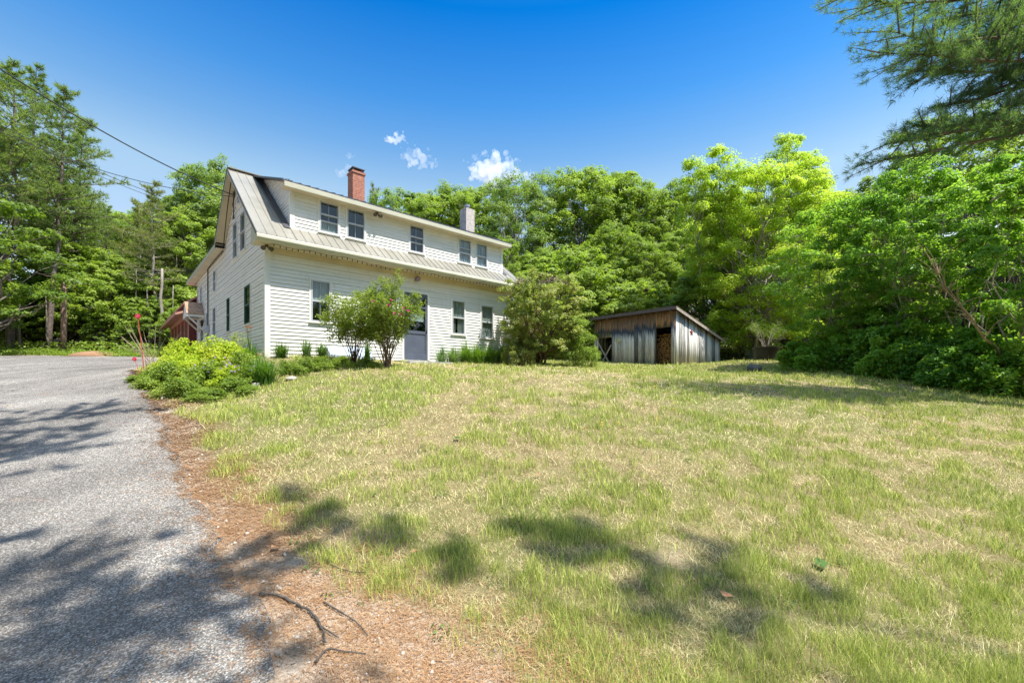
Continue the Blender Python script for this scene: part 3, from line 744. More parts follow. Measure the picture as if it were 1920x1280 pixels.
# clay pot piece and pale box against the wall
# ------------------------------------------------------------------ red barn behind the house
barn=empty('red_barn',HC+GD*12.5,HR,'low dark red barn with salmon trim behind the farmhouse','barn')
def bl(x,y,z): return (x,y,z)
mb=MB(); x0=-.30; mb.box((x0,.15,-.6),(x0+.06,8.4,2.9)); mb.box((x0,.09,-.6),(7,.149,3.2)); mb.box((x0,8.4,-.6),(7,8.46,3.2)); 
mb.build('wall',M['red'],barn)
mb=MB(); 
for y in (.06,1.5,3.0,4.6,6.2,7.9): mb.box((x0-.04,y,-.6),(x0-.001,y+.14,2.35))
mb.box((x0-.05,.06,2.351),(x0-.001,8.5,2.56)); mb.build('trim',M['pink'],barn)
mb=MB()
for y in (1.75,3.25,4.85,6.45): mb.box((x0-.015,y,-.5),(x0-.001,y+1.15,2.1))
mb.build('door_panel',plain('maroon door',(.10,.015,.018),.6),barn)
mb=MB(); slab(mb,[(x0-.55,-.25,2.45),(x0-.55,8.8,2.45),(x0-.55+2.2,8.8,3.35),(x0-.55+2.2,-.25,3.35)][::-1],.10); slab(mb,[(x0-.25,-.3,2.95),(x0-.25,8.8,2.95),(x0+1.6,8.8,4.25),(x0+1.6,-.3,4.25)][::-1],.09)
mb.build('roof',M['pink'],barn)
# ------------------------------------------------------------------ plank shed
SD=Vector((XY(1267,21),21,0)); SX=Vector((-.626,.780,0)); SYv=Vector((.780,.626,0))
SZ=EYE+(HY-684.5)/F*21
# local frame: +x runs along the front to the left end, +y runs back along the side wall (left-handed pair is fixed with x reversed)
shr=math.atan2(-SX.y,-SX.x)    # local +x = -SX (left end to corner), local +y = normal pointing back
shed_loc=SD+SX*5.03; shed=empty('wood_shed',(shed_loc.x,shed_loc.y,SZ),shr,'weathered grey plank shed with a sloping roof and open doorway','shed')
LX=Vector((math.cos(shr),math.sin(shr),0)); LY=Vector((-math.sin(shr),math.cos(shr),0))
SLN,SDP=5.03,4.35
SH0,SH1=2.62,1.42
def m_plank(nm,band):
    t=NT(nm); co=t.coord(); at=t.n('Attribute'); at.attribute_name='tint'; at.attribute_type='GEOMETRY'
    v=t.scale(co,(9,9,.8)); n=t.noise(v,2.2,6,.7); g=t.noise(t.scale(co,(30,30,1.1)),2.5,4,.7)
    grey=t.ramp(t.math('ADD',t.math('MULTIPLY',n,.62),t.math('MULTIPLY',at.outputs['Fac'],.38)),[(.32,(.14,.14,.13)),(.47,(.44,.435,.41)),(.62,(.78,.76,.71))])
    grey=t.mix(.45,grey,t.ramp(g,[(.3,.45),(.7,1.35)]),'MULTIPLY')
    if band:
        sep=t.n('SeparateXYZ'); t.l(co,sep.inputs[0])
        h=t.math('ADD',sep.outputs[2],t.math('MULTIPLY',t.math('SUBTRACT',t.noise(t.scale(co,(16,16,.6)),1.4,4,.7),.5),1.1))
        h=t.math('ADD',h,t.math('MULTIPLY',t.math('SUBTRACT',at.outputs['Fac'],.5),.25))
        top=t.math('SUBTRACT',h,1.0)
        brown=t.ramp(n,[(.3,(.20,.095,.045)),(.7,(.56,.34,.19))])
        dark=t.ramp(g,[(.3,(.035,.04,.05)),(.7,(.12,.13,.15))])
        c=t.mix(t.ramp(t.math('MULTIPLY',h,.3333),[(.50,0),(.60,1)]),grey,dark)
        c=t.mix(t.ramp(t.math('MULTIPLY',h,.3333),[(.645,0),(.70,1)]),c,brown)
    else: c=grey
    t.bump(t.math('ADD',n,g),.5,.01)
    return t.fin(c,.9,0,.15)
M['plank']=m_plank('weathered plank with a brown unweathered top',True); M['plank2']=m_plank('silvery weathered plank',False)
def planks(name,axis,off,sgn,length,ztop,mat,holes,wd=.19,parent=shed,seed=1,cuts=()):
    r=random.Random(seed); V=[];Fc=[];T=[]; a=0
    while a<length-.02:
        w=min(wd*r.uniform(.75,1.25),length-a); 
        for c in cuts:
            if a<c-.03<a+w-.03: w=c-a
        tn=r.random(); d=r.uniform(0,.022); tilt=r.uniform(-.006,.006)
        a0,a1=a+.007,a+w-.007; mid=(a0+a1)/2
        zs=[(-.25+r.uniform(0,.05),None)]
        seg=[(-.2+r.uniform(0,.06),ztop(a0),ztop(a1))]
        for h in holes:
            if h[0]-.01<=mid<=h[1]+.01:
                ns=[]
                for (b,t0,t1) in seg:
                    if b<h[2]-.05: ns.append((b,h[2],h[2]))
                    if t0>h[3]: ns.append((h[3],t0,t1))
                seg=ns
        for (b,t0,t1) in seg:
            base=len(V)
            for dd in (d,d+.022):
                for (aa,zz) in ((a0,b),(a1,b+tilt),(a1,t1),(a0,t0)):
                    o=off+sgn*dd; V.append((aa,o,zz) if axis=='x' else (o,aa,zz))
            for f in ((0,1,2,3),(7,6,5,4),(0,4,5,1),(1,5,6,2),(2,6,7,3),(3,7,4,0)): Fc.append([i+base for i in f]); T.append(tn)
        a+=w
    return npmesh(name,np.array(V),np.array(Fc),4,mat,parent,T)
def sx(px): # local x on the front for a pixel
    u=(px-CX)/F; X0,Y0=shed_loc.x,shed_loc.y; return (u*Y0-X0)/(LX.x-u*LX.y)
h_r=(sx(1229),sx(1259),-.3,1.86); h_l=(sx(1122.5),sx(1148),-.3,1.62)
planks('front_wall','x',0,-1,SLN,lambda a:SH0,M['plank'],[h_r,h_l],cuts=(h_r[0],h_r[1],h_l[1],h_l[0]))
planks('side_wall','y',SLN,1,SDP,lambda a:SH0-(SH0-SH1)*a/SDP,M['plank2'],[],seed=2)
planks('side_wall','y',0,-1,SDP,lambda a:SH0-(SH0-SH1)*a/SDP,M['plank2'],[],seed=3)
planks('back_wall','x',SDP,1,SLN,lambda a:SH1,M['plank2'],[],seed=4)
mb=MB()
for a in (.03,h_l[1]+.05,h_r[0]-.05,h_r[1]+.05,SLN-.06): mb.box((a-.045,.01,-.2),(a+.045,.10,SH0-.02))
mb.beam((0,.06,SH0-.1),(SLN,.06,SH0-.1),.09,.1); mb.build('post',M['plank2'],shed)
ro=.30; zf=SH0+.10+ro*(SH0-SH1)/SDP; zb=SH1+.10-.25*(SH0-SH1)/SDP
M['shed_roof']=plain('rusty brown roll roofing',(.15,.095,.085),.8,0,.35,3)
mb=MB(); slab(mb,[(-.25,-ro,zf),(SLN+.22,-ro,zf),(SLN+.22,SDP+.25,zb),(-.25,SDP+.25,zb)],.05); mb.build('roof',M['shed_roof'],shed)
M['oldtrim']=plain('weathered trim board',(.38,.34,.29),.9,0,.3,4)
mb=MB(); mb.box((-.24,-ro-.02,zf-.15),(SLN+.21,-ro+.001,zf-.052)); mb.build('fascia',plain('dark fascia board',(.12,.10,.10),.8),shed)
mb=MB(); t0=SLN+.20
mb.add([(t0,-ro,zf-.052),(t0,-ro,zf-.17),(t0,SDP+.25,zb-.17),(t0,SDP+.25,zb-.052),(t0+.025,-ro,zf-.052),(t0+.025,-ro,zf-.17),(t0+.025,SDP+.25,zb-.17),(t0+.025,SDP+.25,zb-.052)],[(0,1,2,3),(7,6,5,4),(0,4,5,1),(3,2,6,7),(1,5,6,2),(0,3,7,4)])
mb.build('rake_board',M['oldtrim'],shed)
for i in range(7):
    a=.2+i*(SLN-.4)/6; mb=MB(); mb.beam((a,-ro+.03,zf-.10),(a,SDP+.2,zb-.10),.045,.09); mb.build('rafter',M['plank2'],shed)
# bright gaps and braces in the left opening
for p,q in (((h_l[0]+.02,-.04,1.35),(h_l[1]-.05,-.04,.02)),((h_l[1]-.02,-.065,1.2),(h_l[0]+.1,-.065,-.05))):
    mb=MB(); mb.beam(p,q,.07,.03,(0,1,0)); mb.build('brace',M['oldtrim'],shed)
for k,(px_,h) in enumerate(((1117,1.05),(1120.5,1.1))):
    mb=MB(); a=sx(px_); mb.box((a-.085,-.05,-.1),(a+.085,-.026,h)); mb.build('stub_board',M['plank2'],shed)
def shed_w(x,y,z): p=shed_loc+LX*x+LY*y; return Vector((p.x,p.y,SZ+z))
# firewood stacked inside the right doorway
M['wood_end']=None
def m_log():
    t=NT('split firewood'); co=t.coord(); n=t.noise(co,9,5,.7); return t.fin(t.ramp(n,[(.3,(.08,.035,.012)),(.5,(.28,.14,.035)),(.7,(.50,.30,.10))]),.9)
M['log']=m_log()
r=random.Random(9); protos=[]
for k in range(4):
    mb=MB(); n=r.choice((5,6,7)); R=.062
    poly=[(R*r.uniform(.7,1.15)*math.cos(6.283*i/n),R*r.uniform(.7,1.15)*math.sin(6.283*i/n)) for i in range(n)]
    mb.prism(poly,-.2,.2,'y'); protos.append(mb)
pm=[]
cnt=0
yy=.55
for iz in range(15):
    for ix in range(9):
        x=h_r[0]-.12+ix*.118+(iz%2)*.059+r.uniform(-.01,.01); z=-.08+iz*.112+r.uniform(-.012,.012)
        if x>h_r[1]+.15: continue
        k=cnt%4
        if cnt<4:
            o=protos[k].build('firewood_log',M['log']); pm.append(o)
        else:
            o=pm[k].copy(); COL.objects.link(o)
        o.location=shed_w(x,yy+r.uniform(-.05,.05)+(.0 if iz<13 else .15),z+.06); o.rotation_euler=(0,r.uniform(0,6.28),shr+r.uniform(-.06,.06))
        tag(o,'split firewood log stacked inside the doorway of the grey shed','log','firewood logs stacked in the shed'); cnt+=1
# round plaque and red star on the shed
mb=MB(); mb.tube([(0,0,0),(0,-.03,0)],[.17,.165],28); o=mb.build('round_plaque',plain('mossy cream plaque',(.42,.42,.24),.8,0,.35,9)); o.location=shed_w(sx(1161),-.04,1.42); o.rotation_euler.z=shr
tag(o,'round cream plaque hung on the front planks of the grey shed','plaque')
pl=MB(); pl.tube([(0,-.031,0),(0,-.036,0)],[.11,.11],24); q=pl.build('plaque_face',plain('plaque picture',(.50,.50,.36),.8,0,.5,14),o)
mb=MB(); vs=[(0,-.07,0),(0,0,0)]; 
for i in range(10):
    R=.21 if i%2==0 else .085; an=math.pi*i/5; vs.append((R*math.sin(an),0,R*math.cos(an)))
mb.add(vs,[(0,2+(i+1)%10,2+i) for i in range(10)]+[(1,2+i,2+(i+1)%10) for i in range(10)])
o=mb.build('barn_star',plain('faded red star paint',(.22,.03,.03),.5)); 
def sy(px):
    u=(px-CX)/F; p=shed_loc+LX*SLN; return (u*p.y-p.x)/(LY.x-u*LY.y)
o.location=shed_w(SLN+.04,sy(1295),1.66); o.rotation_euler.z=shr+math.pi/2
tag(o,'faded red metal star on the side wall of the grey shed','star')

# ------------------------------------------------------------------ dark barn glimpsed behind the right hand bushes
bp=Vector((XY(1768,14.5),14.5,0)); brz=math.radians(-47); bz=gz(bp.x,bp.y)
db=empty('dark_barn',(bp.x,bp.y,bz),brz,'dark weathered plank barn with a pale metal roof behind the right bushes','barn')
M['dark_plank']=m_plank('dark weathered plank',False)
planks('front_wall','x',0,-1,9,lambda a:4.45,plain('old brown plank',(.075,.055,.045),.9,0,.4,5),[],parent=db,seed=8,wd=.24)
planks('side_wall','y',0,-1,6,lambda a:4.3+a*.3 if a<3 else 5.2-(a-3)*.3,plain('old grey plank',(.12,.11,.10),.9,0,.4,5),[],parent=db,seed=9,wd=.24)
mb=MB(); slab(mb,[(-.4,-.5,4.42),(9.5,-.5,4.42),(9.5,3,5.35),(-.4,3,5.35)],.04); slab(mb,[(-.4,3,5.35),(9.5,3,5.35),(9.5,6.5,4.30),(-.4,6.5,4.30)],.04)
mb.build('roof',plain('pale metal barn roof',(.55,.57,.60),.35,.3),db)

# ------------------------------------------------------------------ foliage generators (numpy)
def unit(v): return v/np.maximum(np.linalg.norm(v,axis=-1,keepdims=True),1e-9)
def leaves(name,C,Nrm,size,mat,parent,tint,rg,shape='diamond',aspect=.6,axis=None,curl=.15):
    """one mesh of leaves: C centres (n,3), Nrm leaf normals, size (n,)"""
    n=len(C); size=np.broadcast_to(size,(n,))
    Nn=unit(Nrm); r=rg.normal(size=(n,3)) if axis is None else axis+rg.normal(size=(n,3))*.25
    A=unit(r-(r*Nn).sum(1,keepdims=True)*Nn); B=np.cross(Nn,A)
    if shape=='diamond': P=np.array([(-.5,0,0),(0,-.5*aspect,curl),(.5,0,0),(0,.5*aspect,curl)]); faces=[(0,1,2,3)]
    elif shape=='tri': P=np.array([(-.5,-.5*aspect,0),(-.5,.5*aspect,0),(.5,0,0)]); faces=[(0,1,2)]
    elif shape=='oval': P=np.array([(-.5,0,0),(-.22,-.42*aspect,curl),(.2,-.36*aspect,curl),(.5,0,-curl*.6),(.2,.36*aspect,curl),(-.22,.42*aspect,curl)]); faces=[(0,1,2,3),(0,3,4,5)]
    k=len(P); V=C[:,None,:]+size[:,None,None]*(P[None,:,0,None]*A[:,None,:]+P[None,:,1,None]*B[:,None,:]+P[None,:,2,None]*Nn[:,None,:])
    Fa=(np.arange(n)[:,None,None]*k+np.array(faces)[None]).reshape(-1,len(faces[0]))
    tn=np.repeat(tint,len(faces))
    return npmesh(name,V.reshape(-1,3),Fa,len(faces[0]),mat,parent,tn)
def rand_dirs(rg,n): return unit(rg.normal(size=(n,3)))

def wobble(p,q,rg,n=6,amp=.06):
    p=np.array(p,float);q=np.array(q,float); L=np.linalg.norm(q-p); t=np.linspace(0,1,n)[:,None]
    off=rg.normal(size=(n,3))*amp*L*np.sin(np.pi*t)**.7; return p+(q-p)*t+off

def crown_tree(name,H,R,seed,leafmat,barkmat,crown0=.28,nlobe=26,sub=16,per=42,leaf=.24,lobe_r=.30,squash=1.0,trunk_r=.2,top_bias=1.0,multi=1,spread=.2,loose=1.0,shape='diamond',profile='round',forks=None,limb=1.0):
    """broadleaf tree: trunk(s) with limbs to every foliage lobe, each lobe made of many small sprays of leaves"""
    rg=np.random.default_rng(seed)
    root=empty(name)
    zc=H*(crown0+(1-crown0)*.5); hz_=H*(1-crown0)*.5
    mb=MB(); tops=[]
    for m in range(multi):
        a=6.283*m/max(multi,1)+rg.random(); sp=spread*R*(1 if multi>1 else .2)
        top=np.array((math.cos(a)*sp,math.sin(a)*sp,H*rg.uniform(.78,.9))); tops.append(top)
        base=np.array((math.cos(a)*trunk_r*.9*(multi>1),math.sin(a)*trunk_r*.9*(multi>1),-.25))
        pts=wobble(base,top,rg,9,.035); rr=trunk_r*(1-.93*np.linspace(0,1,9)**1.1); rr[0]*=1.35
        mb.tube(pts.tolist(),rr.tolist(),8)
    C=[];N=[];T=[];S=[]
    for i in range(nlobe):
        v=(i+.5)/nlobe; zz=1-2*v if profile!='dome' else 1-1.5*v
        ph=i*2.39996+rg.normal()*.25; rr=math.sqrt(max(0,1-zz*zz))
        if profile=='cone': rr=(1-(zz+1)/2)*.9+.12; 
        if profile=='vase': rr=.45+.55*max(0,math.sin((zz+1)/2*2.6))
        fr=rg.uniform(.62,.92)
        c=np.array((math.cos(ph)*rr*R*fr,math.sin(ph)*rr*R*fr,zc+zz*hz_*rg.uniform(.78,.95)))
        lr=R*lobe_r*rg.uniform(.7,1.3)
        # limb
        tp=tops[i%len(tops)]; f=np.clip((c[2]-lr*1.2)/H*rg.uniform(.55,.85),.12,.9); st=np.array((tp[0]*f,tp[1]*f,H*.85*f))
        pts=wobble(st,c,rg,5,.07); r0=(trunk_r*(1-f)*.42+.012)*limb; mb.tube(pts.tolist(),np.linspace(r0,min(.012,r0*.5),5).tolist(),5,False)
        sd=rand_dirs(rg,sub); sd[:,2]=np.abs(sd[:,2])*.9-.25; sd=unit(sd)
        sc=c+sd*lr*rg.uniform(.65,1.05,(sub,1))*np.array((1,1,squash*.8))
        lt=rg.normal()*.08
        for k in range(sub):
            if k%4==0: mb.tube([c.tolist(),sc[k].tolist()],[.02,.006],4,False)
            d=rand_dirs(rg,per); rad=lr*.36*rg.random((per,1))**.45*loose
            p=sc[k]+d*rad*np.array((1,1,.62)); C.append(p)
            nn=unit(sd[k]*.6+d*.5+np.array((0,0,.75))+rg.normal(size=(per,3))*.35); N.append(nn)
            T.append(np.clip(.5+lt+rg.normal()*.10+rg.normal(size=per)*.14,0,1)); S.append(leaf*rg.uniform(.65,1.3,per))
    mb.build('trunk',barkmat,root,smooth=True)
    leaves('crown',np.concatenate(C),np.concatenate(N),np.concatenate(S),leafmat,root,np.concatenate(T),rg,shape)
    return root

def needles(C,D,L,wd,rg):
    """thin needle blades from C along D: returns V,F (triangles)"""
    n=len(C); D=unit(D); r=rg.normal(size=(n,3)); A=unit(np.cross(D,r))*wd[:,None]*.5
    V=np.stack([C-A,C+A,C+D*L[:,None]],1).reshape(-1,3); return V,np.arange(3*n).reshape(-1,3)

L_blue=foliage('blue green pine needle',[(.045,.11,.075),(.08,.165,.11),(.16,.26,.15)],.45,.6)
def bough(mb,p0,p1,rg,out,r0=.05,nsub=9,tl=.16,tuft=11,droop=.05,flat=.35,step=.13,sublen=.42,wd=.012):
    """a pine bough: main stem with side twigs in a flat spray, needle tufts on every twig"""
    L=np.linalg.norm(np.array(p1)-np.array(p0)); n=7; t=np.linspace(0,1,n)[:,None]
    pts=np.array(p0)+(np.array(p1)-np.array(p0))*t; pts[:,2]-= (np.sin(np.pi*t[:,0])*droop*L); pts+=rg.normal(size=(n,3))*L*.012
    mb.tube(pts.tolist(),np.linspace(r0,.008,n).tolist(),5,False)
    ax=unit(pts[-1]-pts[0]); side=unit(np.cross(ax,(0,0,1)));
    for k in range(nsub):
        f=.22+.78*(k+rg.random())/nsub; i=min(int(f*(n-1)),n-2); b=pts[i]+(pts[i+1]-pts[i])*(f*(n-1)-i)
        sgn=1 if k%2 else -1; sl=L*sublen*(1-.6*f)*rg.uniform(.6,1.2)+.12
        d=unit(ax*rg.uniform(.5,1.1)+side*sgn*rg.uniform(.5,1.0)+np.array((0,0,rg.normal()*flat*.6+.12)))
        e=b+d*sl; mb.tube([b.tolist(),e.tolist()],[r0*.28+.003,.004],4,False)
        m=max(2,int(sl/step)); ff=np.linspace(.2,1,m)[:,None]; tp=b+(e-b)*ff+rg.normal(size=(m,3))*.04
        for q in tp: out.append((q,d))
    m=max(2,int(L*.35/step))
    for q in (pts[-1]+(pts[-2]-pts[-1])*np.linspace(0,1.2,m)[:,None]): out.append((q,ax))
def tufts(out,rg,tl,tuft,wd):
    P=np.array([o[0] for o in out]); D=np.array([o[1] for o in out]); n=len(P)
    P2=np.repeat(P,tuft,0)+rg.normal(size=(n*tuft,3))*.02; D2=unit(np.repeat(D,tuft,0)*.75+rg.normal(size=(n*tuft,3))*.62+np.array((0,0,.22)))
    L=tl*rg.uniform(.6,1.2,n*tuft); V,Fa=needles(P2,D2,L,np.full(n*tuft,wd),rg)
    T=np.clip(np.repeat(.5+rg.normal(size=n)*.16,tuft)+rg.normal(size=n*tuft)*.1,0,1); return V,Fa,T
def pine(name,H,seed,mat,bark,z0=.35,Rmax=3.2,nb=60,tl=.24,tuft=11,tr=.22,wd=.03,dead=10,lean=0,nsub=9,step=.2,prof='layer'):
    rg=np.random.default_rng(seed); root=empty(name); mb=MB()
    pts=wobble((0,0,-.3),(lean,0,H),rg,10,.012); mb.tube(pts.tolist(),(tr*(1-.92*np.linspace(0,1,10))).tolist(),9)
    out=[]
    for k in range(nb):
        f=(k+rg.random())/nb; z=H*(z0+(1-z0)*f*.985); 
        Rr=Rmax*((1-f)**.62*.85+.12)*rg.uniform(.55,1.15)*(1 if prof!='layer' else (.75+.4*math.sin(f*22+seed)))
        a=k*2.4+rg.normal()*.4; tp=np.array((lean*z/H,0,z)); up=rg.uniform(-.05,.35)+.5*f
        e=tp+np.array((math.cos(a)*Rr,math.sin(a)*Rr,Rr*up)); bough(mb,tp,e,rg,out,.05*(1-f)+.015,nsub,tl,tuft,.04,.35,step)
    for k in range(dead):
        z=H*rg.uniform(.12,z0+.1); a=rg.random()*6.28; L=rg.uniform(.5,1.8); mb.tube(wobble((lean*z/H,0,z),(math.cos(a)*L,math.sin(a)*L,z+rg.uniform(-.2,.3)),rg,4,.06).tolist(),[.03,.02,.014,.006],4,False)
    mb.build('trunk',bark,root,smooth=True)
    V,Fa,T=tufts(out,rg,tl,tuft,wd); npmesh('crown',V,Fa,3,mat,root,T); return root
def copy_tree(o):
    c=o.copy(); COL.objects.link(c)
    for ch in o.children:
        d=ch.copy(); COL.objects.link(d); d.parent=c
        for g in ch.children:
            e=g.copy(); COL.objects.link(e); e.parent=d
    return c
used=set()
def put(proto,x,y,z,rz,sc,label,cat='tree',group=None,name=None):
    o=proto if proto.name not in used else copy_tree(proto)
    used.add(proto.name); used.add(o.name)
    o.location=(x,y,z); o.rotation_euler.z=rz; o.scale=(sc,sc,sc) if not hasattr(sc,'__len__') else sc
    tag(o,label,cat); 
    if group: o['group']=group
    elif 'group' in o.keys(): del o['group']
    return o
def at(px,Y): return XY(px,Y)

L_oak=foliage('mid green broad leaf',[(0.135,0.204,0.042),(0.255,0.348,0.061),(0.420,0.505,0.103)],.46)
L_oak2=foliage('blue green broad leaf',[(0.105,0.181,0.052),(0.211,0.301,0.083),(0.360,0.432,0.146)],.46)
L_yel=foliage('yellow green maple leaf',[(0.29,0.41,0.035),(0.49,0.61,0.065),(0.66,0.68,0.13)],.62)
L_pine=foliage('pine needle',[(0.105,0.169,0.058),(0.180,0.252,0.083),(0.332,0.360,0.114)],.46,.6)
L_pine2=foliage('grey olive pine needle',[(0.149,0.181,0.073),(0.255,0.252,0.103),(0.392,0.360,0.156)],.46,.6)
L_dark=foliage('deep green shrub leaf',[(0.075,0.204,0.042),(0.149,0.337,0.052),(0.271,0.481,0.061)],.46,.35)
L_mid=foliage('olive shrub leaf',[(0.115,0.165,0.035),(0.235,0.290,0.060),(0.42,0.46,0.105)],.4)
L_lil=foliage('grey green lilac leaf',[(0.211,0.265,0.073),(0.392,0.408,0.125),(0.660,0.601,0.229)],.46,.45)
L_lime=foliage('lime perennial leaf',[(0.25,0.34,0.028),(0.45,0.56,0.04),(0.60,0.60,0.085)],.45,.45,.35,1.5)
L_weed=foliage('weed leaf',[(0.099,0.168,0.032),(0.200,0.285,0.047),(0.339,0.420,0.079)],.4)

# ---- woods behind
protoA=crown_tree('broadleaf_tree',15,4.6,11,L_oak,M['bark'],.16,64,17,40,.19,.22)
protoB=crown_tree('broadleaf_tree',17,5.2,12,L_oak2,M['bark'],.18,66,17,40,.20,.21)
protoC=crown_tree('broadleaf_tree',13,4.2,13,L_oak,M['barkpale'],.08,58,17,40,.18,.23,profile='dome')
protoD=crown_tree('broadleaf_tree',16,3.6,14,L_oak2,M['barkpale'],.30,40,15,34,.18,.26,loose=1.3)
protoE=crown_tree('understory_tree',6.5,3.0,15,L_oak,M['bark'],.0,44,16,38,.15,.25,profile='dome')
G1='broadleaf trees in the wood behind the farmhouse and shed'
LB='green broadleaf tree in the dense wood behind the shed and farmhouse roof'
WL={905:'rounded green treetop left of the largest white cloud',1085:'broad domed treetop forming the highest wooded skyline',1140:'domed green treetop right of the highest skyline tree',1230:'round treetop in the dip of the skyline behind the shed',1280:'tall green tree just left of the bright yellow green maple',810:'small green treetop above the middle of the dormer roof',755:'green treetop right of the brick chimney',1010.5:'x',
 940:'dark green tree rising behind the right end of the dormer',1150:'large green tree directly above the left part of the shed roof',1180:'lower green tree touching the shed roof line',1110:'low green tree right above the lilac',1290:'green tree between the shed peak and the bright maple',1065:'mid height green tree above the lilac top',395:'tall green tree directly behind the gable peak',340:'green tree left of the gable peak with the wires crossing it',325:'leafy low tree nearest the salmon barn eave',60:'leafy low tree behind the young maple on the left'}
def wood(proto,px,Y,top,label=LB,group=G1,rz=None,zoff=0,wide=1.0,r=random.Random(21)):
    x=at(px,Y); z=gz(x,Y)-.2; zt=EYE+(HY-top)/F*Y; Hn={protoA:15,protoB:17,protoC:13,protoD:16,protoE:6.5}[proto]
    if px in WL: label=WL[px]
    s=(zt-z)/Hn/.97; return put(proto,x,Y,z,rz if rz is not None else r.uniform(0,6.28),(s*wide,s*wide,s),label,'tree',group)
# skyline row, tops read off the photograph
for p,px,Y,top,w in ((protoC,700,44,385,1.1),(protoB,755,45,366,1),(protoA,810,42,372,1.05),(protoC,858,44,362,1),(protoB,905,46,352,.9),
        (protoC,1085,42,332,1.12),(protoA,1140,44,330,1.1),(protoC,1181,41,352,1),(protoB,1230,45,372,1),(protoA,1280,42,350,1),(protoC,1320,44,372,1),
        (protoA,1380,43,382,1),(protoB,1450,45,375,1),(protoC,1530,43,372,1.1),(protoA,1600,42,362,1.1),(protoC,1670,42,372,1.1),(protoB,1740,40,352,1.1),(protoA,1830,40,330,1.2),(protoC,1930,38,320,1.2)):
    wood(p,px,Y,top,wide=w)
wood(protoD,965,38,338,'tall thin crowned tree with grey dead twigs between fuller green trees',None,wide=.9)
wood(protoD,1010,40,335,'tall loose crowned tree right of the grey twiggy one',None,wide=.9)
for p,px,Y,top,w in ((protoA,940,33,452,1.0),(protoC,1010,31,470,.95),(protoE,1065,29,478,1.25),(protoC,1150,33,432,1.05),(protoA,1210,31,455,1),(protoE,1180,28,530,1.2),(protoE,1110,27,545,1.15),(protoC,1290,33,430,1),(protoE,1330,28,500,1.1),
        (protoC,1560,30,420,1.1),(protoA,1650,28,430,1.1),(protoE,1720,25,470,1.2),(protoE,1480,29,540,1.2),(protoE,1235,27,560,1.1),(protoE,1390,29,560,1.1),(protoE,1585,26,520,1.2),(protoE,1060,25.5,570,.9),(protoE,985,24,560,.8)):
    wood(p,px,Y,top,wide=w)
# behind the left side of the farmhouse
G2='broadleaf trees behind the left end of the farmhouse'
for p,px,Y,top,w in ((protoB,395,38,312,.85),(protoA,340,40,370,.9),(protoC,360,34,400,1.0),(protoD,300,42,400,1),(protoC,430,37,360,.9),(protoA,240,44,402,1),(protoC,180,44,398,1)):
    wood(p,px,Y,top,'green broadleaf tree in the wood beyond the left end of the farmhouse',G2,wide=w)
G3='leafy low trees at the far edge of the driveway'
for px,Y,top,w in ((215,31,505,1.2),(160,33,470,1.1),(255,33,480,1.15),(290,30,560,1.1),(325,32,520,1.1),(130,30,560,1.0),(190,29,600,1.0),(345,29,575,.9),(95,32,520,1.1),(60,30,560,1.1),(20,29,590,1.1),(-30,30,520,1.2),(235,28.5,610,.9)):
    wood(protoE,px,Y,top,'leafy low tree at the woodland edge beyond the driveway',G3,wide=w)
# bright left foreground hardwood branch tree
lf=crown_tree('maple_sapling',9,4.2,31,foliage('fresh green maple leaf',[(.07,.13,.02),(.13,.21,.03),(.22,.30,.06)],.42),M['bark'],.22,22,14,34,.20,.26,squash=.6)
put(lf,at(-25,23),23,gz(at(-25,23),23)-.1,1.0,.95,'bright green young maple at the left edge of the driveway','tree')
# ---- white pines, left
pA=pine('white_pine',21,41,L_pine,M['barkpine'],.36,4.0,88,.30,11,.27,.035)
pB=pine('white_pine',18,42,L_pine,M['barkpine'],.46,3.4,60,.30,11,.20,.035,lean=1.2)
pC=pine('pitch_pine',14,43,L_pine2,M['barkpale'],.38,2.6,54,.26,11,.17,.032,dead=24,nsub=8)
def pin(proto,px,Y,top,H,label,rz,wide=1,group=None,name=None):
    x=at(px,Y); z=gz(x,Y)-.2; s=((EYE+(HY-top)/F*Y)-z)/H; return put(proto,x,Y,z,rz,(s*wide,s*wide,s),label,'tree',group)
pin(pA,22,27,118,21,'tallest white pine at the left edge of the photo',.3,1.05)
pin(pA,-50,25,60,21,'big white pine partly cut by the left edge',2.0,1.1)
pin(pA,68,31,128,21,'white pine just right of the tallest one',4.1,.9)
pin(pB,92,28,165,18,'leaning white pine with long right hand boughs over the wires',0,.9)
pin(pB,118,32,215,18,'slim white pine with a bare lower trunk and wide right boughs',.5,1.05)
pin(pB,160,35,330,18,'shorter white pine right of the leaning pines',2.5,1)
pin(pA,200,38,385,21,'pine top standing behind the low leafy trees',1.2,.9)
pin(pC,288,30,345,14,'thin grey green pine with many dead lower twigs left of the farmhouse',.6,1.0)
pin(pC,262,32,382,14,'second thin olive pine close left of the grey green one',2.2,1.0)
pin(pC,308,33,400,14,'thin pine with a pale bare trunk nearest the farmhouse gable',4.0,.9)
pin(pC,232,34,430,14,'short olive pine above the low leafy trees',1.0,1.0)
pin(pA,398,40,306,21,'dark pine top rising behind the farmhouse gable',3.3,.7)
pin(pC,702,47,352,14,'small pine tip just right of the brick chimney',3.3,.6)
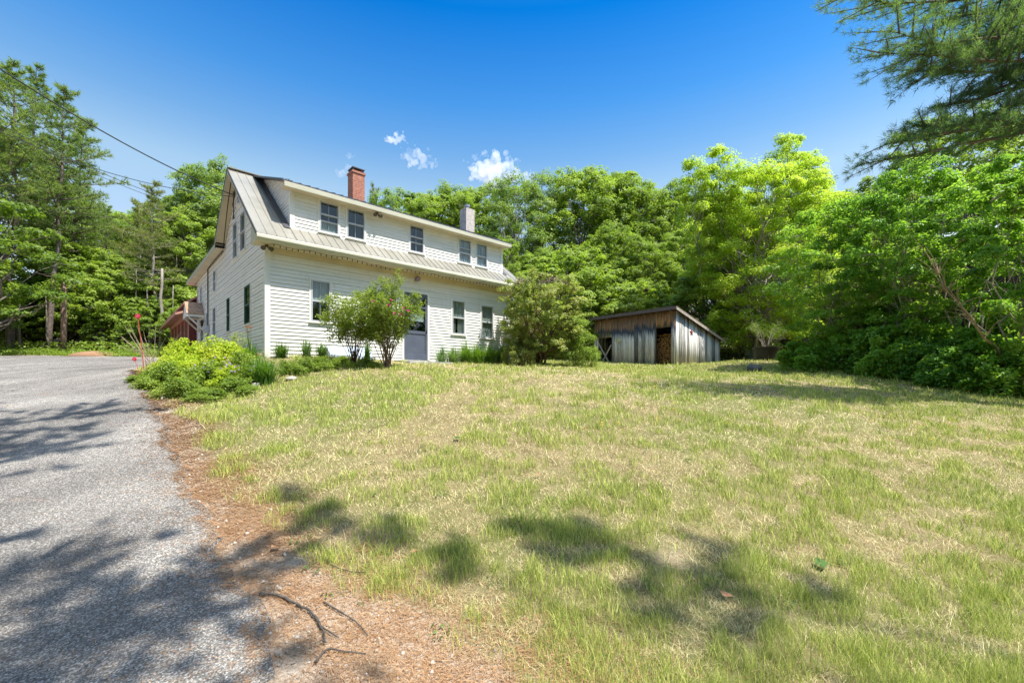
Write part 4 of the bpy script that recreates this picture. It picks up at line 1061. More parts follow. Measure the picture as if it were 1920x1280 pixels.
# bare pale trunks in front of the wood on the left
G4='slim bare trunks at the left woodland edge'
for k,(px,Y,top,rr) in enumerate(((18,26,610,.10),(38,27,600,.09),(92,27,610,.07),(300,29,560,.13),(258,29.5,560,.05),(282,29,600,.07),(322,30,590,.06),(210,30,600,.06))):
    x=at(px,Y); z=gz(x,Y); zt=EYE+(HY-top)/F*Y; rg=np.random.default_rng(60+k); mb=MB(); mb.tube(wobble((0,0,-.2),(rg.normal()*.2,0,zt-z+2),rg,7,.006).tolist(),np.linspace(rr,rr*.5,7).tolist(),7)
    o=mb.build('tree_trunk',M['barkpale'] if k in (3,4,6) else M['bark'],smooth=True); o.location=(x,Y,z); tag(o,'slim bare tree trunk at the woodland edge beyond the driveway','tree trunk',G4)
# old cut pole
x=at(119,26); z=gz(x,26); mb=MB(); mb.tube([(0,0,-.4),(.02,0,2),(-.01,0,EYE+(HY-524)/F*26-z)],[.15,.14,.11],10); o=mb.build('wooden_pole',M['polewood'],smooth=True); o.location=(x,26,z); tag(o,'weathered wooden pole standing in front of the woods','pole')

# ---- bright yellow green maple right of the shed
mp=crown_tree('bright_maple',13.5,4.1,51,L_yel,M['barkpale'],.05,125,15,36,.14,.17,multi=5,trunk_r=.10,spread=.62,loose=1.6,profile='vase')
x=at(1425,24.5); mpo=put(mp,x,24.5,gz(x,24.5)-.2,.9,(1,1,.80),'bright yellow green maple with upright leaders behind the black tub','tree')
for k,(px,top,wd) in enumerate(((1312,298,.62),(1350,276,.70),(1392,318,.75),(1440,300,.62),(1476,230,.66),(1508,262,.70),(1536,300,.55))):
    Y=24.5+.25*((k%3)-1); base=(EYE+(HY-top)/F*Y)-gz(x,24.5)
    ld=crown_tree('tmp_leader',6.5,1.25,520+k,L_yel,M['barkpale'],.05,26,14,24,.13,.34,trunk_r=.035,profile='round',loose=1.9)
    for ch in list(ld.children):
        ch.parent=mpo; ch.location=Vector((0,0,0)); R_=Matrix.Rotation(-.9,3,'Z'); off=R_@Vector((XY(px,Y)-x,Y-24.5,0)); ch.location=(off.x,off.y,(base-6.4)/.80); ch.scale=(wd*1.25,wd*1.25,1/.80); ch.rotation_euler=(0,(XY(px,Y)-x)*.04,0)
        ch.name='leader' if ch.name.startswith('trunk') else 'crown'
    bpy.data.objects.remove(ld)

# ------------------------------------------------------------------ shrubs and perennials
def stem_shrub(name,H,R,ns,seed,leafmat,bark,leaf=.05,per=22,twigs=9,bare=.35,stem_r=.018,clump=.12,shape='oval',arch=.15,flat=.6,extra=None):
    """many stems fanning out of one base, side twigs with leaf sprays on the upper part"""
    rg=np.random.default_rng(seed); root=empty(name); mb=MB(); C=[];N=[];T=[];S=[]; ends=[]
    for i in range(ns):
        a=6.283*i/ns+rg.normal()*.35; out=R*math.sqrt(rg.uniform(.02,1)); h=H*rg.uniform(.72,1.0)*(1-.28*(out/R)**2)
        n=8; t=np.linspace(0,1,n); rad=out*(t**(1.15-.3*arch)); z=h*(t-arch*t**4*(out/R))
        b=rg.normal(size=2)*.05*max(R,.4)
        p=np.c_[b[0]+np.cos(a)*rad+rg.normal(size=n)*.02*H*t,b[1]+np.sin(a)*rad+rg.normal(size=n)*.02*H*t,z-.05]
        mb.tube(p.tolist(),(stem_r*(1-.8*t)*rg.uniform(.6,1.1)).tolist(),5,False)
        for k in range(twigs):
            f=bare+(1-bare)*(k+rg.random())/twigs; j=min(int(f*(n-1)),n-2); q=p[j]+(p[j+1]-p[j])*(f*(n-1)-j)
            d=unit(rg.normal(size=3)+np.array((math.cos(a)*.5,math.sin(a)*.5,.45))); L=R*.32*rg.uniform(.4,1.1)
            e=q+d*L; mb.tube([q.tolist(),((q+e)/2+rg.normal(size=3)*.02).tolist(),e.tolist()],[stem_r*.3,stem_r*.22,stem_r*.1],4,False); ends.append(e)
            for cc in (e,q+(e-q)*.55):
                dd=rand_dirs(rg,per); pp=cc+dd*clump*rg.random((per,1))**.5; C.append(pp)
                N.append(unit(dd*.4+np.array((0,0,flat+.3))+rg.normal(size=(per,3))*.45)); tn=.5+rg.normal()*.14
                T.append(np.clip(tn+rg.normal(size=per)*.15,0,1)); S.append(leaf*rg.uniform(.6,1.25,per))
    mb.build('stems',bark,root)
    leaves('foliage',np.concatenate(C),np.concatenate(N),np.concatenate(S),leafmat,root,np.concatenate(T),rg,shape)
    root['_e']=0; del root['_e']
    return root,ends
def mound(name,H,R,n,seed,mat,leaf=.1,shape='oval',ztop=None,lump=.35,bark=None):
    """a low mound of leaves on short stems, lumpy outline"""
    rg=np.random.default_rng(seed); root=empty(name); mb=MB()
    K=int(26*max(1,R)); C=[];N=[];T=[];S=[]
    for k in range(K):
        a=rg.random()*6.283; r=R*math.sqrt(rg.random()); h=H*(1-.75*(r/R)**2.2)*rg.uniform(.65,1.15)
        c=np.array((math.cos(a)*r,math.sin(a)*r,h)); mb.tube([[c[0]*.6,c[1]*.6,-.05],[c[0]*.85,c[1]*.85,h*.5],c.tolist()],[.010,.008,.004],4,False)
        m=n//K; d=rand_dirs(rg,m); p=c+d*np.array((lump,lump,lump*.7))*R*.5*rg.random((m,1))**.5; p[:,2]=np.abs(p[:,2]); 
        m2=m//3; p[:m2,2]*=rg.random(m2)
        C.append(p); N.append(unit(d*.5+np.array((0,0,.8))+rg.normal(size=(m,3))*.4)); T.append(np.clip(.5+rg.normal()*.13+rg.normal(size=m)*.15,0,1)); S.append(leaf*rg.uniform(.6,1.3,m))
    mb.build('stems',bark or M['twig'],root)
    leaves('foliage',np.concatenate(C),np.concatenate(N),np.concatenate(S),mat,root,np.concatenate(T),rg,shape); return root
def blades(name,H,R,n,seed,mat,wd=.016,arch=.6,parent=None,segs=5,upright=.5):
    """strap leaves arching out of a clump"""
    rg=np.random.default_rng(seed); a=rg.random(n)*6.283; L=H*rg.uniform(.7,1.25,n); t=np.linspace(0,1,segs)
    lean=rg.uniform(.1,1,n)**.8; b=rg.normal(size=(n,2))*R*.16
    out=(lean*R)[:,None]*(t[None]**1.3)*1.1; z=L[:,None]*(t[None]-(arch*lean)[:,None]*t[None]**2.6)
    cx=b[:,0:1]+np.cos(a)[:,None]*out; cy=b[:,1:2]+np.sin(a)[:,None]*out; w=wd*(1-t**2.2)[None]*rg.uniform(.7,1.2,n)[:,None]*.5+.0006
    px=-np.sin(a)[:,None]*w; py=np.cos(a)[:,None]*w
    A=np.stack([cx-px,cy-py,z],-1); B=np.stack([cx+px,cy+py,z],-1); V=np.stack([A,B],2).reshape(n,-1,3)
    k=segs*2; f=[(2*i,2*i+1,2*i+3,2*i+2) for i in range(segs-1)]
    Fa=(np.arange(n)[:,None,None]*k+np.array(f)[None]).reshape(-1,4)
    return npmesh(name,V.reshape(-1,3),Fa,4,mat,parent,np.repeat(np.clip(.5+rg.normal(size=n)*.2,0,1),segs-1))
def daylily(H,R,n,seed,mat,label,pos,group=None,stalks=0,wd=.016,cat='plant',name='daylily'):
    root=empty(name,pos,0,label,cat,group); blades('leaves',H,R,n,seed,mat,wd,parent=root)
    rg=np.random.default_rng(seed+5)
    if stalks:
        mb=MB(); fl=MB()
        for k in range(stalks):
            a=rg.random()*6.28; r=R*.35*rg.random(); h=H*rg.uniform(1.3,1.75); e=(math.cos(a)*r,math.sin(a)*r,h)
            mb.tube([(0,0,0),(e[0]*.4,e[1]*.4,h*.5),e],[.008,.007,.004],5)
            if k<3:
                for q in range(6):
                    b=q*1.047; L=.085; d=Vector((math.cos(b)*.8,math.sin(b)*.8,.55)); s=Vector((-math.sin(b),math.cos(b),0))*.018
                    p=Vector(e); fl.add([p,p+d*L*.5-s,p+d*L*.95+Vector((0,0,-.012)),p+d*L*.5+s],[(0,1,2,3)])
        mb.build('stalk',L_weed and M['stalk'],root); fl.build('flower',M['orange_petal'],root)
    return root
M['stalk']=plain('green stalk',(.10,.16,.04),.6); M['orange_petal']=plain('orange petal',(.75,.16,.02),.5); M['magenta']=plain('magenta petal',(.55,.02,.22),.5,0,.3,40); M['violet']=plain('pale violet petal',(.50,.30,.60),.6)
L_strap=foliage('daylily strap leaf',[(.05,.14,.02),(.11,.25,.03),(.22,.38,.06)],.35,.4)
L_strapd=foliage('dark iris leaf',[(.035,.11,.025),(.07,.18,.03),(.12,.26,.05)],.3,.35)
L_strapb=foliage('blue green iris leaf',[(.08,.16,.06),(.13,.24,.09),(.22,.34,.13)],.3,.35)

def fit(px,py,top,Y=None):
    g=hit(px,py) if Y is None else Vector((XY(px,Y),Y,gz(XY(px,Y),Y)))
    return g,(EYE+(HY-top)/F*g.y)-g.z
def flowers(root,pts,mat,sz,name='flower',seed=0):
    r=random.Random(seed)
    for p in pts:
        mb=MB()
        for q in range(9):
            b=r.random()*6.28; e=r.uniform(-.3,1.2); d=Vector((math.cos(b)*math.cos(e),math.sin(b)*math.cos(e),math.sin(e))); s=d.orthogonal().normalized()*sz*.45
            mb.add([Vector(p),Vector(p)+d*sz*.6-s,Vector(p)+d*sz,Vector(p)+d*sz*.6+s],[(0,1,2,3)])
        mb.build(name,mat,root)
# two flowering shrubs in front of the facade
g,h=fit(726,690,512); R=78/F*g.y
s1,e1=stem_shrub('flowering_shrub',h*1.16,R*.84,28,71,L_mid,M['twig'],.052,26,11,.40,.013,.13); s1.location=g
tag(s1,'olive leaved shrub with magenta blooms nearest the front door','shrub')
g2=g; fpt=[]
for px,py in ((757,578),(740,588),(733,563),(700,565),(752,590),(765,583),(729,572)):
    Y=g.y-R*.62; fpt.append((XY(px,Y)-g.x,Y-g.y,EYE+(HY-py)/F*Y-g.z))
flowers(s1,fpt,M['magenta'],.045)
g,h=fit(664,681,528); R=66/F*g.y
s2,e2=stem_shrub('flowering_shrub',h*1.10,R*.95,26,72,L_mid,M['twig'],.050,23,10,.42,.012,.13); s2.location=g
tag(s2,'thinner olive leaved shrub left of the flowering one','shrub')
# lilac at the right end of the house
g,h=fit(1012,686,522,16.4); R=1.55
s3=crown_tree('lilac',h*1.03,R,73,L_lil,M['twig'],.02,58,12,44,.075,.26,multi=6,trunk_r=.05,spread=.75,profile='vase',shape='oval'); s3.location=g
tag(s3,'grey green lilac with brown spent blooms beside the right end of the farmhouse','shrub')
r=random.Random(4); mb=MB(); rg=np.random.default_rng(8); Cc=[]
for k in range(70):
    a=r.random()*6.283; rr=R*.9*math.sqrt(r.random()); Cc.append((math.cos(a)*rr,math.sin(a)*rr,h*(.99-.18*(rr/R)**2)+r.uniform(0,.12)))
Cc=np.repeat(np.array(Cc),60,0)+rg.normal(size=(4200,3))*np.array((.035,.035,.07)); leaves('spent_bloom',Cc,rand_dirs(rg,4200),.026,plain('dry brown bloom',(.42,.31,.26),.9),s3,rg.random(4200),rg)
g,h=fit(1080,686,600,16.6)
s4=mound('shrub',h*.95,.85,9000,74,L_weed,.06,lump=.55); s4.location=g; tag(s4,'fresh green round shrub between the lilac and the grey shed','shrub')
g,h=fit(975,684,610,15.9)
s5=mound('shrub',h*.9,.6,6000,75,L_lil,.055,lump=.5); s5.location=g; tag(s5,'low grey green shrub at the left foot of the lilac','shrub')

# strap-leaved plants along the front wall
k=0
for px,Y,H,R,n,mat,lab,st in ((527,11.75,.36,.26,150,L_strapd,'dark green iris clump against the left end of the front wall',0),(575,12.0,.42,.22,80,L_strapb,'thin blue green iris clump under the left front window',2),
    (604,12.3,.34,.25,110,L_strapb,'low blue green clump right of the left front window',0),(828,15.0,.50,.30,120,L_strapb,'blue green iris clump just right of the front door step',1),(850,15.4,.50,.35,170,L_strapb,'blue green iris clump under the middle front window',2),
    (873,15.8,.62,.42,230,L_strap,'bright green daylily clump right of the middle front window',3),(895,16.1,.60,.42,230,L_strap,'bright green daylily clump left of the right front window',2),(918,16.5,.60,.42,230,L_strap,'bright green daylily clump under the right front window',3),(942,16.9,.60,.42,220,L_strap,'bright green daylily clump nearest the lilac',1),
    (688,12.8,.5,.2,60,L_strap,'slim green iris clump behind the flowering shrubs',0)):
    X=XY(px,Y); daylily(H*1.45,R*1.25,int(n*1.6),100+k,mat,lab,(X,Y,gz(X,Y)-.02),None,0); k+=1
g=hit(495,722); daylily(.66,.52,420,131,L_strapd,'round dark green daylily clump at the edge of the flower bed',g)
X=XY(470,10.9); g=Vector((X,10.9,gz(X,10.9))); daylily(.62,.45,230,132,L_strapd,'orange flowering daylily at the corner of the farmhouse',g,None,5)
# lime perennials in the bed
bed=[(455,672,.60,.50,'top right'),(425,690,.62,.48,''),(400,700,.58,.50,''),(372,708,.52,.45,''),(345,716,.50,.45,''),(385,728,.42,.42,''),(430,722,.45,.45,''),(318,724,.48,.42,''),(350,690,.62,.42,''),(325,700,.62,.42,''),(462,700,.45,.4,''),(300,728,.36,.36,''),(282,716,.34,.32,''),(445,738,.3,.36,''),(340,744,.28,.38,''),(392,748,.24,.36,'')]
protos_=[mound('perennial',.5,.45,3600,140,L_lime,.055,'oval',lump=.6,bark=M['stalk']),mound('perennial',.5,.45,3600,141,L_lime,.045,'oval',lump=.7,bark=M['stalk']),mound('perennial',.5,.45,3200,142,L_weed,.05,'oval',lump=.7,bark=M['stalk'])]
bl_=['tall lime green perennial against the gable corner','lime green perennial in the middle of the bed by the gable wall','lime green perennial left of the orange daylily','yellow green perennial in the middle of the flower bed','yellow green perennial with loose edges near the driveway','low green perennial at the front of the flower bed','lime perennial beside the round dark daylily clump','weedy perennial spilling toward the driveway','tall yellow green perennial before the salmon barn trim','yellow green perennial at the back left of the bed','fine leaved perennial behind the round dark daylily clump','low weedy plant at the driveway edge of the bed','small weedy plant beside the leaning red marker','low sprawling plant below the round dark daylily clump','low sprawling weed at the front left corner of the bed','flat weed patch at the front of the flower bed']
for i,(px,py,H,R,_) in enumerate(bed):
    g=hit(px,py); p=protos_[(0,0,1,0,1,2,1,2,0,1,2,2,2,2,2,2)[i]]
    put(p,g.x,g.y,g.z-.03,i*1.7,(R/.45*1.1,R/.45*1.1,H/.5*(.82+.22*((i*7)%3))),bl_[i],'plant','perennials in the bed by the gable wall')
# violet blooms
for i,(px,py) in enumerate(((420,700),(390,712),(452,712))):
    g=hit(px,py+12); root=empty('geranium',(g.x,g.y,g.z),0,['violet flowered geranium in the middle of the bed','violet flowered geranium nearest the driveway','violet flowered geranium beside the dark daylily clump'][i],'plant')
    m=mound('tmp',.42,.3,1800,150+i,L_weed,.04,lump=.6,bark=M['stalk'])
    for ch in list(m.children): ch.parent=root
    bpy.data.objects.remove(m)
    r=random.Random(i); flowers(root,[(r.uniform(-.3,.3),r.uniform(-.35,-.05),r.uniform(.3,.5)) for _ in range(12)],M['violet'],.022,seed=i)
# feathery pale stalks by the gable
for i,(px,Y,tp) in enumerate(((447,11.4,600),(415,11.9,622),(325,12.4,628))):
    X=XY(px,Y); z=gz(X,Y); h=EYE+(HY-tp)/F*Y-z; s_,_=stem_shrub('tall_weed',h,.28,9,160+i,L_lime if i==2 else foliage('pale seedhead %d'%i,[(.25,.30,.10),(.40,.44,.18),(.5,.5,.25)],.4),M['stalk'],.028,12,7,.5,.007,.06); s_.location=(X,Y,z)
    tag(s_,['tall pale seed stalks in front of the gable windows','pale seed stalks midway along the gable wall','tall lime weed standing above the bed before the barn'][i],'plant')
# dry canes near the markers
mb=MB(); r=random.Random(12); g=hit(285,700)
for k in range(16): 
    a=r.uniform(-1,1); mb.tube([(r.uniform(-.3,.3),r.uniform(-.2,.2),0),(a*.3,0,.5),(a*.8+r.uniform(-.1,.1),r.uniform(-.1,.1),r.uniform(.7,1.25))],[.008,.006,.003],4)
o=mb.build('dry_canes',plain('dry cane',(.34,.27,.20),.9)); o.location=g; tag(o,'bundle of dry brown canes at the left edge of the bed','dry stems')
# small weeds in front of the flowering shrubs
for i,(px,py,H,R) in enumerate(((570,700,.35,.3),(600,692,.3,.3),(640,688,.28,.3),(690,688,.25,.3),(540,700,.3,.26))):
    g=hit(px,py); put(protos_[2],g.x,g.y,g.z-.03,i,(R/.45,R/.45,H/.5),['weedy plant between the dark daylily clump and the shrubs','low weed below the left front window','low weed at the foot of the thinner shrub','low weed between the two flowering shrubs','low weed beside the pale rock'][i],'plant','weeds below the front wall')

# ---- right-hand thicket
L_big=foliage('big thicket leaf',[(.06,.18,.035),(.18,.38,.05),(.40,.56,.09)],.55,.38,.4,.8)
big=[('thicket_tree',1545,15.6,372,1.7,201,.085,.10,50,'leftmost thicket tree beside the black tub'),('thicket_tree',1630,15.0,356,1.7,202,.09,.20,44,'thicket tree with open stems second from the left'),
     ('thicket_tree',1705,13.6,296,1.75,203,.095,.16,46,'tallest thicket tree in front of the dark barn corner'),('thicket_tree',1822,12.6,300,1.5,204,.10,.34,17,'thin crowned thicket tree before the dark barn wall'),('thicket_tree',1940,10.6,262,1.6,205,.10,.22,34,'thicket tree cut by the right edge of the photo')]
for nm,px,Y,tp,R,sd,lf_,c0_,nl_,lab in big:
    X=XY(px,Y); z=gz(X,Y); h=EYE+(HY-tp)/F*Y-z
    s_=crown_tree(nm,h,R,sd,L_big,M['barkpale'],c0_,nl_,12,32,lf_,.23,multi=5,trunk_r=.036,spread=.55,profile='round',shape='oval',loose=1.35,limb=.3); s_.location=(X,Y,z)
    tag(s_,lab,'tree')
lowp=[mound('thicket_shrub',1.25,1.15,7000,210,L_big,.115,'oval',lump=.42),mound('thicket_shrub',1.25,1.15,7000,211,L_big,.10,'oval',lump=.42),mound('thicket_shrub',1.25,1.15,6000,212,L_dark,.105,'oval',lump=.45)]
ll=['low leafy shrub at the left end of the thicket','dark leafy shrub behind the grass bank','leafy shrub below the open stemmed thicket tree','leafy shrub midway along the front of the thicket','dark leafy shrub under the tallest thicket tree','big leaved shrub at the lawn edge right of the middle of the thicket','big leaved shrub before the dark barn corner','big leaved shrub nearest the camera on the right','dark leafy shrub under the barn eave','leafy shrub at the right edge of the photo','leafy shrub in the second row of the thicket','dark leafy shrub in the back row of the thicket','leafy shrub beneath the arching bare stem','leafy shrub behind the arching bare stem']
for i,(px,Y,h,R) in enumerate(((1530,15.6,1.2,1.2),(1580,14.8,1.35,1.2),(1640,14.0,1.5,1.2),(1690,13.2,1.5,1.15),(1745,12.8,1.6,1.2),(1790,12.0,1.3,1.1),(1850,11.7,1.5,1.2),(1905,10.9,1.35,1.1),(1830,13.4,2.1,1.4),(1960,11.2,1.7,1.3),(1610,16.0,1.8,1.3),(1700,14.8,2.2,1.4),(1880,12.8,2.0,1.2),(1930,12.6,2.4,1.3))):
    X=XY(px,Y); put(lowp[i%3],X,Y,gz(X,Y)-.05,i*1.3,(R/1.15,R/1.15,h/1.25),ll[i],'shrub','shrubs of the right hand thicket')
# arching bare stem
Y0=11.0; P3=lambda px,py,Y:(XY(px,Y),Y,EYE+(HY-py)/F*Y)
mb=MB(); main=[P3(1886,668,11.2),P3(1868,650,11.1),P3(1845,635,11.0),P3(1825,600,10.9),P3(1800,570,10.9),P3(1775,545,10.9),P3(1760,515,10.9)]
o0=Vector(main[0]); rel=lambda p:tuple(Vector(p)-o0)
mb.tube([rel((p[0],p[1],p[2]-(.35 if i==0 else 0))) for i,p in enumerate(main)],[.034,.030,.027,.023,.018,.014,.008],7)
r=random.Random(5)
for k in range(34):
    i=r.randint(2,6); b=Vector(main[i]); e=b+Vector((r.uniform(-.7,.35),r.uniform(-.3,.3),r.uniform(.1,1.0))); mb.tube([rel(b),rel((b+e)/2+Vector((r.uniform(-.06,.06),0,.05))),rel(e)],[.012,.008,.003],4,False)
o=mb.build('arching_stem',plain('tan bare stem',(.36,.27,.17),.85,0,.3,6,.5),smooth=True); o.location=o0; tag(o,'bare tan stem arching up to the left out of the thicket','stem')

# ---- tub, rocks, dry plant
g=hit(1437,676); tz=g.z
tub=empty('planter_tub',(g.x,g.y,g.z),0,'big round black tub on the grass bank left of the thicket','planter')
mb=MB(); prof=[(.40,-.03),(.42,.0),(.52,.52),(.56,.53),(.565,.58),(.53,.585),(.49,.50),(.47,.46)]; mb.lathe(prof,32); mb.build('pot',M['black'],tub,smooth=False)
mb=MB(); mb.lathe([(.0,.44),(.475,.455),(.475,.46),(.0,.47)],24); mb.build('soil',plain('potting soil',(.06,.045,.03),.95,0,.5,12,.8),tub)
s_,_=stem_shrub('potted_shrub',1.7,.75,12,171,L_weed,M['barkpale'],.04,6,8,.5,.018,.13); s_.location=(g.x,g.y,g.z+.46); tag(s_,'thin pale stemmed shrub growing in the black tub','shrub')
g=hit(1411,676); s_,_=stem_shrub('silver_shrub',.95,.42,16,172,foliage('silvery dry leaf',[(.30,.28,.20),(.42,.40,.30),(.5,.5,.4)],.2),M['barkpale'],.03,14,9,.2,.008,.07); s_.location=g; tag(s_,'silvery dry little shrub left of the black tub','shrub')
def stone(px,py,sx_,sy_,sz_,mat,label,seed,cat='rock',name='rock'):
    g=hit(px,py); rg=np.random.default_rng(seed); bm_=MB(); import bmesh
    b=bmesh.new(); bmesh.ops.create_icosphere(b,subdivisions=3,radius=1)
    ax=rand_dirs(rg,14); am=rg.uniform(.72,.98,14)
    for v in b.verts:
        d=np.array(v.co); k=1.0
        for A,c in zip(ax,am):
            q=d@A
            if q>c*.9: k=min(k,c*.9/q)
        k*=1+.03*math.sin(d[0]*9+seed)*math.sin(d[1]*8)+.02*rg.normal()
        v.co=Vector((d[0]*k*sx_,d[1]*k*sy_,d[2]*k*sz_))
    me=bpy.data.meshes.new(name); b.to_mesh(me); b.free(); me.materials.append(mat); o=bpy.data.objects.new(name,me); COL.objects.link(o); o.location=(g.x,g.y,g.z+sz_*.35); o.rotation_euler.z=seed
    return tag(o,label,cat)
stone(1415,697,.33,.28,.24,M['rock'],'dark rough boulder on the lawn below the black tub',3)
stone(547,712,.14,.11,.07,M['pale_rock'],'flat pale rock right of the dark daylily clump',4)
stone(480,727,.12,.1,.08,M['pale_rock'],'small pale rock at the foot of the dark daylily clump',5)
stone(606,718,.06,.05,.035,M['pale_rock'],'tiny pale rock alone on the lawn',6)
stone(305,748,.06,.05,.04,M['pale_rock'],'small pale rock in the weeds at the driveway edge',7)
stone(487,671,.17,.12,.12,plain('terracotta',(.42,.24,.18),.85),'pinkish block at the foot of the farmhouse corner',8,'block','block')
# blue bulkhead hatch low on the front wall
mb=MB(); t0,t1=tpx(612),tpx(690); mb.add([(t0,-.03,.36),(t1,-.03,.36),(t1,-.30,.10),(t0,-.30,.10),(t0,-.03,-.2),(t1,-.03,-.2),(t1,-.30,-.2),(t0,-.30,-.2)],[(0,3,2,1),(3,7,6,2),(0,4,7,3),(1,2,6,5),(4,5,6,7),(0,1,5,4)])
mb.build('basement_hatch',plain('pale blue hatch paint',(.50,.60,.74),.6),house)

# ---- driveway markers
M['marker_red']=plain('faded red marker',(.42,.06,.035),.5); M['reflector']=plain('red reflector',(.62,.03,.07),.25)
def marker(top,bot,label,R):
    g=hit(*bot); Y=g.y; t=Vector(P3(top[0],top[1],Y))-g; root=empty('driveway_marker',g,0,label,'marker')
    mb=MB(); mb.tube([(0,0,-.15),tuple(t*.5+Vector((0.004,0,0))),tuple(t)],.0085 if R>.05 else .006,8); mb.build('stake',M['marker_red'],root)
    mb=MB(); mb.tube([tuple(t+Vector((0,.012,0))),tuple(t+Vector((0,-.012,0)))],R,22); f=mb.build('reflector',M['reflector'],root)
    mb=MB(); mb.tube([tuple(t+Vector((0,-.0125,0))),tuple(t+Vector((0,-.016,0)))],R*.6,18); mb.build('reflector_face',plain('pink reflector centre %.2f'%R,(.75,.10,.16),.3),f)
marker((258,593),(272,702),'tall red reflector stake leaning at the driveway edge',.062)
marker((252,673),(263,703),'short bent red reflector stake beside the tall one',.048)

# ---- overhead wires
def wire(a,b,sag,rad,label,n=30):
    a=Vector(a);b=Vector(b); o0=(a+b)/2; pts=[tuple(a+(b-a)*(i/n)-Vector((0,0,4*sag*(i/n)*(1-i/n)))-o0) for i in range(n+1)]
    mb=MB(); mb.tube(pts,rad,5); o=mb.build('overhead_wire',M['wire'],smooth=True); o.location=o0; tag(o,label,'wire')
rk=P3(441,367,13.9)
wire(P3(-150,30,8),rk,.28,.016,'thick black service wire from the upper left to the gable peak')
wire(P3(-140,175,12),P3(441,369,13.95),.55,.010,'thin black wire running below the thick one to the gable')
wire(P3(-120,170,16),P3(372,392,24),.35,.013,'low double wire passing left of the gable, upper strand')
wire(P3(-120,176,16),P3(374,398,24),.40,.011,'low double wire passing left of the gable, lower strand')

# ---- near pine : boughs entering at the top right
rg=np.random.default_rng(301); npn=empty('near_white_pine',(12.8,8.6,gz(12.8,8.6)),0,'big white pine whose boughs hang in from the upper right corner','tree')
o0=Vector(npn.location); mb=MB(); out=[]
mb.tube([(0,0,-.3),(.1,0,4),(0,.1,9),(.1,0,15)],[.33,.28,.22,.10],12)
def nb(px,py,Y,zr,r0=.05,ns=16,sub=.34,**k):
    e=Vector(P3(px,py,Y))-o0; s=Vector((0,0,e.z+zr)); s.z=min(s.z,14.5); bough(mb,tuple(s),tuple(e),rg,out,r0,ns*2,.13,12,k.get('droop',.04),.75,.065,sub)
for a in ((1575,-6,8.4,.7),(1650,118,8.2,.9),(1700,140,8.6,.7),(1665,66,8.0,.9),(1735,96,8.9,.9),(1780,112,9.2,.7),(1760,30,8.6,.9),(1830,60,9.0,.7),(1700,-30,8.6,.7)):
    nb(*a,ns=20,sub=.25)
for a in ((1618,300,8.8,1.5),(1660,268,8.5,1.5),(1705,240,8.7,1.4),(1752,205,8.9,1.2),(1800,180,8.9,1.1),(1870,150,9.0,.9),(1850,232,8.3,1.0),(1890,196,8.4,.9)):
    nb(*a,ns=13,sub=.17)
mb.build('trunk',M['barkpine'],npn,smooth=True)
V,Fa,T=tufts(out,rg,.14,17,.008); npmesh('crown',V,Fa,3,L_blue,npn,T)

# ---- pines standing behind and beside the camera: they cast the dappled shade on the drive
sp_=pine('shade_pine',17,321,L_pine,M['barkpine'],.52,4.8,33,.26,15,.26,.07,nsub=9,step=.19)
for i,(x,y,rz,s,lab) in enumerate(((2.6,-1.9,.2,(.66,.66,1),'tall white pine just behind the camera'),(-1.3,-1.4,2.2,(1.15,1.15,1.12),'biggest white pine behind the camera'),(-3.8,1.2,3.1,(1.0,1.0,1.05),'white pine left of the camera beside the driveway'),(-6.8,1.6,1.3,(.9,.9,1.0),'white pine on the far side of the driveway'),(1.2,-3.6,4.2,(.9,.9,1.2),'third white pine behind the camera'))):
    put(sp_,x,y,gz(x,y)-.1,rz,s,lab,'tree')
sp2=pine('shade_pine',13,323,L_pine,M['barkpine'],.72,1.7,16,.24,14,.14,.07,nsub=9,step=.19)
put(sp2,7.4,-.4,gz(7.4,-.4)-.1,.5,(.48,.48,1.35),'slim young pine right of the camera','tree')
put(sp2,6.3,-.6,gz(6.3,-.6)-.1,2.5,(.30,.30,1.6),'slimmest young pine just right of the camera','tree')
